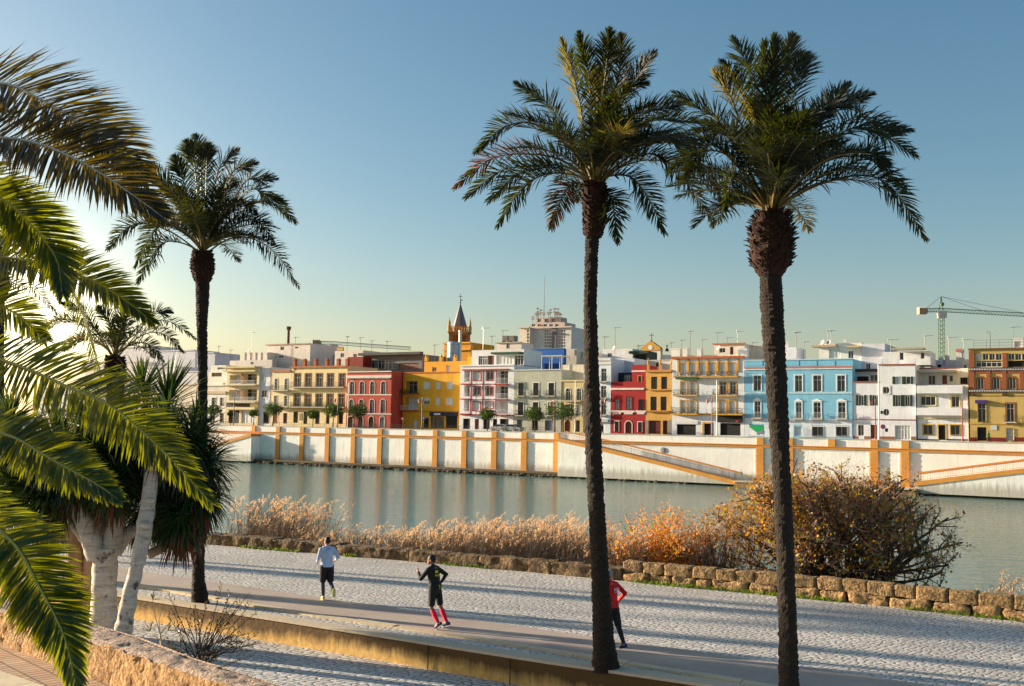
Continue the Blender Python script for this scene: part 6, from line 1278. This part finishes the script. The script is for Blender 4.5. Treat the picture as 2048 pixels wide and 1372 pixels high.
m.tube([wz(325, 1330), wz(322, 1290), wz(320, 1268)], .018, 5); m.tube([wz(320, 1268), wz(340, 1245), wz(358, 1224)], [.014, .01, .006], 4); m.tube([wz(320, 1268), wz(310, 1230), wz(305, 1196)], [.012, .008, .004], 4); m.tube([wz(320, 1268), wz(318, 1240), wz(328, 1205)], [.012, .008, .004], 4); m.build('stalk', plain(C(206, 186, 150), .8, name='dry_stalk'), root)
m = MB()
for c in (wz(318, 1280), wz(336, 1262), wz(306, 1200), wz(300, 1262), wz(345, 1300)):
    for k in range(9): d = V((rf.gauss(0, 1), rf.gauss(0, .6), rf.uniform(.1, 1))).normalized(); blade(m, c, d, .2, .025, .4, 0, 3)
m.build('leaves', leafm('dry_weed_leaf', C(90, 90, 50), C(150, 140, 70), .3, 3), root)
# ================================================================ PEOPLE
def remesh(o, vox, sm=6):
    r = o.modifiers.new('r', 'REMESH'); r.mode = 'VOXEL'; r.voxel_size = vox; r.use_smooth_shade = True
    s = o.modifiers.new('s', 'SMOOTH'); s.factor = .5; s.iterations = sm; return o
def cloth(name, c, rough=.8):
    g = NT(name); n = g.noise(g.coord(), 9, 4); g.bump(n, .6, .02); return g.fin(g.ramp(n, [(.3, scalec(c, .85)), (.7, scalec(c, 1.1))]), rough)
def person(label, foot, heading, st, sw, armL, armR, cols, lean=7, headturn=0, vox=.012, H=1.76, lift=0, hand=True):
    """st/sw: (side, thigh deg, knee deg, foot pitch deg) standing and swinging leg; arms: (upper arm fwd deg, out deg, elbow deg, in deg)
    local axes: +y is where the person looks, +x his right, z up"""
    k = H / 1.76; root = empty('person', foot, heading, label, 'person'); o = {}
    hipz = .93; tilt = Matrix.Rotation(radians(-lean), 3, 'X'); J = {}
    pel = V((0, 0, hipz)); up = tilt @ V((0, 0, 1)); J['chest'] = pel + up * .36; J['neck'] = pel + up * .53; J['head'] = pel + up * .69 + V((0, .015, 0)); low = 9
    for sd, th, kn, fp in (st, sw):
        s = sd; h = pel + V((s * .095, 0, -.03)); a = radians(th); kne = h + .43 * V((s * .02, sin(a), -cos(a))); b = a - radians(kn); ank = kne + .42 * V((-s * .02, sin(b), -cos(b))); c = b + radians(fp)
        fd = V((0, cos(c), sin(c))); J[s] = (h, kne, ank, fd); dn = V((0, sin(c), -cos(c))); low = min(low, (ank + dn * .085).z, (ank + fd * .15 + dn * .085).z)
    for s, (fa, outa, el, ina) in ((-1, armL), (1, armR)):
        sh = J['neck'] + V((s * .185, 0, -.055)); a = radians(fa); oo = radians(outa); ud = V((s * sin(oo), sin(a) * cos(oo), -cos(a) * cos(oo))); eb = sh + ud * .29; b = a + radians(el); ii = radians(ina)
        fd = V((-s * sin(ii), sin(b) * cos(ii), -cos(b) * cos(ii))); wr = eb + fd * .25; J['a', s] = (sh, eb, wr, fd)
    dz = V((0, 0, -low + lift))
    def T(p): return (V(p) + dz) * k
    hd = T(J['head']); Rh = Matrix.Rotation(radians(headturn), 3, 'Z')
    sk = MB(); sk.capsule(T(J['neck'] - up * .05), T(J['head'] - up * .03), .06 * k, .055 * k)
    n0 = len(sk.v); sk.ball((0, 0, .02), (.076, .098, .115), 14, 10); sk.ball((0, .045, -.055), (.055, .055, .055), 10, 8); sk.ball((0, .102, -.01), (.014, .022, .024), 8, 6)
    for s in (-1, 1): sk.ball((s * .078, -.005, -.005), (.012, .024, .034), 8, 6)
    for i in range(n0, len(sk.v)): sk.v[i] = tuple(Rh @ (V(sk.v[i]) * k) + hd)
    sk.capsule(T(pel), T(J['chest']), .125 * k, .14 * k); sk.capsule(T(J['chest']), T(J['neck'] - up * .06), .13 * k, .1 * k)
    for s in (-1, 1):
        h, kn_, an, fd = J[s]; sk.capsule(T(h), T(kn_), .085 * k, .055 * k); sk.capsule(T(kn_), T(kn_.lerp(an, .35)), .05 * k, .055 * k); sk.capsule(T(kn_.lerp(an, .35)), T(an), .055 * k, .036 * k); sk.capsule(T(an), T(an + fd * .1), .04 * k, .03 * k)
        sh, eb, wr, ad = J['a', s]; sk.capsule(T(sh), T(eb), .05 * k, .038 * k); sk.capsule(T(eb), T(wr), .038 * k, .027 * k)
        pal = V((s, 0, 0)); fl = ad.cross(pal).normalized(); kd = ad
        c0 = wr + ad * .05; sk.capsule(T(wr), T(wr + ad * .075), .028 * k, .03 * k)
        acr = V((0, 0, 1)) - ad * ad.z; acr = acr.normalized() if acr.length > .1 else V((0, 1, 0)); ins = ad.cross(acr).normalized() * (1 if (ad.cross(acr)).x * -s > 0 else -1)
        for q, L in enumerate((.036, .042, .039, .031)):           # four fingers, curled, and a thumb
            r0 = wr + ad * .085 + acr * (.028 - q * .019); p1 = r0 + ad * L; p2 = p1 + (ad * .3 + ins) * L * .6; p3 = p2 + (ins * .5 - ad) * L * .5
            sk.capsule(T(r0), T(p1), .0095 * k, .0088 * k, 6); sk.capsule(T(p1), T(p2), .0088 * k, .008 * k, 6); sk.capsule(T(p2), T(p3), .008 * k, .007 * k, 6)
        t0 = wr + ad * .03 + acr * .03; t1 = t0 + acr * .03 + ad * .025; t2 = t1 + ad * .03 + ins * .02; sk.capsule(T(t0), T(t1), .011 * k, .01 * k, 6); sk.capsule(T(t1), T(t2), .01 * k, .008 * k, 6)
    body = remesh(sk.build('body', cols['skin'], root), vox * .7 if hand else vox, 3)
    e = MB()
    for s in (-1, 1): e.ball(tuple(Rh @ (V((s * .031, .088, .012)) * k) + hd), .011 * k, 8, 6)
    e.build('eyes', mDARK, root)
    hh = MB(); hh.ball((0, -.012, .038), (.084, .103, .112), 14, 10)
    if cols.get('cap'): hh.ball((0, -.005, .05), (.088, .107, .105), 14, 10)
    for i in range(len(hh.v)):
        p = V(hh.v[i]); p.z = max(p.z, -.075 + (.09 if p.y > .02 else 0) + (.05 if p.y > .07 else 0)); hh.v[i] = tuple(Rh @ (p * k) + hd)
    hh.build('cap' if cols.get('cap') else 'hair', cols.get('cap') or cols['hair'], root, True)
    sh_ = MB(); sh_.capsule(T(pel + up * .07), T(J['chest']), .142 * k, .158 * k); sh_.capsule(T(pel + up * .07 + V((-.05, 0, 0))), T(J['chest'] + V((-.06, 0, .02))), .12 * k, .125 * k); sh_.capsule(T(pel + up * .07 + V((.05, 0, 0))), T(J['chest'] + V((.06, 0, .02))), .12 * k, .125 * k)
    sh_.capsule(T(pel + V((-.055, 0, .06))), T(pel + V((.055, 0, .06))), .142 * k, .142 * k); sh_.capsule(T(pel + V((-.05, 0, .02))), T(pel + V((.05, 0, .02))), .142 * k, .142 * k); sh_.capsule(T(J['neck'] + V((-.09, -.015, -.03))), T(J['neck'] + V((.09, -.015, -.03))), .075 * k, .075 * k)
    sh_.capsule(T(J['a', -1][0] + V((.03, 0, -.01))), T(J['a', 1][0] + V((-.03, 0, -.01))), .078 * k, .078 * k); sh_.capsule(T(J['chest']), T(J['neck'] - up * .05), .14 * k, .085 * k); sh_.capsule(T(J['neck'] - up * .06), T(J['neck'] + up * .035), .08 * k, .062 * k)
    for s in (-1, 1):
        sh, eb, wr, ad = J['a', s]; sh_.capsule(T(sh), T(eb), .068 * k, .052 * k); sh_.capsule(T(eb), T(wr - ad * .01), .052 * k, .038 * k)
    remesh(sh_.build(cols.get('topname', 'shirt'), cols['top'], root), vox, 5)
    so_ = MB(); so_.capsule(T(pel + V((-.05, 0, -.03))), T(pel + V((.05, 0, -.03))), .135 * k, .135 * k); t_ = cols['shortlen']
    for s in (-1, 1):
        h, kn_, an, fd = J[s]; so_.capsule(T(h + V((0, 0, .02))), T(h.lerp(kn_, t_)), .115 * k, (.115 - (.115 - cols.get('hem', .085)) * t_) * k)
        if cols.get('long'): so_.capsule(T(h.lerp(kn_, t_)), T(kn_), .085 * k, .068 * k); so_.capsule(T(kn_), T(an), .068 * k, .046 * k)
    remesh(so_.build('trousers' if cols.get('long') else 'shorts', cols['bottom'], root), vox, 4)
    for s in (-1, 1):
        h, kn_, an, fd = J[s]
        if cols.get('sock'):
            l = MB(); l.capsule(T(kn_.lerp(an, .22)), T(kn_.lerp(an, .45)), .06 * k, .064 * k); l.capsule(T(kn_.lerp(an, .45)), T(kn_.lerp(an, .9)), .064 * k, .045 * k); remesh(l.build('calf_sleeve', cols['sock'], root), vox, 3)
        if cols.get('tights'):
            l = MB(); l.capsule(T(h.lerp(kn_, .75)), T(kn_), .072 * k, .062 * k); l.capsule(T(kn_), T(kn_.lerp(an, .4)), .062 * k, .062 * k); l.capsule(T(kn_.lerp(an, .4)), T(an), .062 * k, .045 * k); remesh(l.build('tights', cols['tights'], root), vox, 3)
        b = MB(); dn = V((0, fd.z, -fd.y)) * (-1 if False else 1); dn = V((0, fd.z, -fd.y)); b.capsule(T(an + dn * .03 - fd * .05), T(an + dn * .035 + fd * .13), .046 * k, .040 * k); b.capsule(T(an), T(an + dn * .03), .05 * k, .046 * k); shoe = remesh(b.build('shoe', cols['shoe'], root), vox * .8, 3)
        b = MB(); c0 = T(an + dn * .072 - fd * .085); c1 = T(an + dn * .072 + fd * .165); n_ = 8; sd = V((1, 0, 0)) * .042 * k; dd = dn * .02 * k
        P_ = [c0 - sd * .8, c0.lerp(c1, .5) - sd * .85, c0.lerp(c1, .8) - sd * 1.05, c1 - sd * .4, c1 + sd * .4, c0.lerp(c1, .8) + sd * 1.05, c0.lerp(c1, .5) + sd * .85, c0 + sd * .8]
        b.add(P_ + [p + dd for p in P_], [tuple(range(8)), tuple(range(15, 7, -1))] + [(i, i + 8, (i + 1) % 8 + 8, (i + 1) % 8) for i in range(8)]); b.build('sole', cols['sole'], shoe)
    root['k'] = k; return root, J, T, up
def back_text(root, J, T, up, txt, size, x, h, mat, name='lettering', y=-.20, align='CENTER'):
    c = bpy.data.curves.new(name, 'FONT'); c.body = txt; c.size = size; c.extrude = .002; c.align_x = align; c.materials.append(mat); o = bpy.data.objects.new(name, c); COL.objects.link(o); o.parent = root
    p = T(V((0, 0, .93)) + up * h + V((x, y, 0))); o = tomesh(o); o.parent = root; o.location = p; o.rotation_euler = (pi / 2 - .12, 0, 0); return o
SKIN = plain(C(176, 116, 84), .55, name='skin'); SKD = plain(C(150, 96, 70), .55, name='skin_tan'); HAIR = plain(C(30, 22, 18), .6, name='dark_hair')
def qp(u, v): p = U(u, v, ZQ); return p
r1 = person('runner in a pale blue long sleeved top and black shorts, farthest along the path', qp(652, 1200), radians(26), (-1, 5, 14, 0), (1, -6, 54, -24), (4, 14, 62, 10), (-34, 22, 100, 0),
    dict(skin=SKIN, hair=HAIR, top=cloth('pale_blue_jersey', C(186, 204, 236)), bottom=cloth('black_shorts', C(24, 24, 30)), shortlen=.86, hem=.10, tights=cloth('patterned_tights', C(66, 72, 88)), shoe=plain(C(206, 200, 110), .5), sole=plain(C(220, 212, 130), .6)), 4, 28)
r2 = person('runner in black and yellow kit with bright pink calf sleeves, middle of the three', qp(868, 1257), radians(60), (1, -15, 14, 14), (-1, 3, 34, -6), (34, 20, 96, 30), (-48, 36, 82, 4),
    dict(skin=SKD, hair=HAIR, top=cloth('black_jersey', C(22, 22, 22)), bottom=cloth('black_tri_shorts', C(24, 24, 24)), shortlen=.78, hem=.078, sock=cloth('pink_sleeve', C(255, 34, 72)), shoe=plain(C(36, 44, 74), .5), sole=plain(C(214, 214, 220), .6)), 9, 20, H=1.8)
mYLW = plain(C(206, 206, 20), .5, name='yellow_print')
back_text(*r2, 'Tyr', .15, .03, .0, mYLW, y=-.165)
rt_, J_, T_, up_ = r2
m = MB(); 
for (x, h, w_, hh_) in ((-.10, .435, .075, .06), (-.08, .36, .16, .012), (-.08, .335, .13, .012)):
    c = T_(V((0, 0, .93)) + up_ * h + V((x, -.185, 0))); m.box(c.x - w_ / 2, c.x + w_ / 2, c.y - .004, c.y + .03, c.z - hh_ / 2, c.z + hh_ / 2)
m.build('back_print', mYLW, rt_)
r3 = person('runner in a red jacket and grey cap, partly behind the palm trunk', qp(1221, 1298), radians(34), (1, -20, 10, 14), (-1, 14, 46, -8), (10, 16, 80, 24), (-40, 30, 86, 4),
    dict(skin=SKIN, hair=HAIR, cap=cloth('grey_cap', C(150, 140, 138)), top=cloth('red_jacket', C(222, 24, 20)), topname='jacket', bottom=cloth('black_trousers', C(24, 24, 28)), shortlen=.9, long=True, shoe=plain(C(30, 44, 84), .5), sole=plain(C(40, 60, 120), .6)), 6, 10, H=1.8)
mWL = plain(C(236, 226, 226), .5, name='white_print')
back_text(*r3, 'NB', .115, .03, .36, mWL, y=-.21); back_text(*r3, 'new balance', .028, .03, .325, mWL, y=-.205)
# small figures on the far street
def fp_(Z, x, y, off): s, z = FP(Z[0] + x / KZ, Z[1] + y / KZ, off); return WP(s, off, ZS)
for Z, x, lb, tc, bc in ((Z4, 1670, 'pedestrian in a green vest before the ornate house', C(90, 170, 80), C(50, 60, 50)), (Z3, 104, 'dark clothed pedestrian by the red lamp before the tall white house', C(30, 30, 36), C(26, 26, 30))):
    person(lb, fp_(Z, x, 1280 if Z is Z4 else 970, 3), RZ + 1.2, (-1, 10, 8, 0), (1, -12, 20, -4), (14, 8, 20, 6), (-12, 8, 14, 6), dict(skin=SKIN, hair=HAIR, top=plain(tc, .8), bottom=plain(bc, .8), shortlen=.9, long=True, shoe=mDARK, sole=mDARK), 2, 0, vox=.022, hand=True)
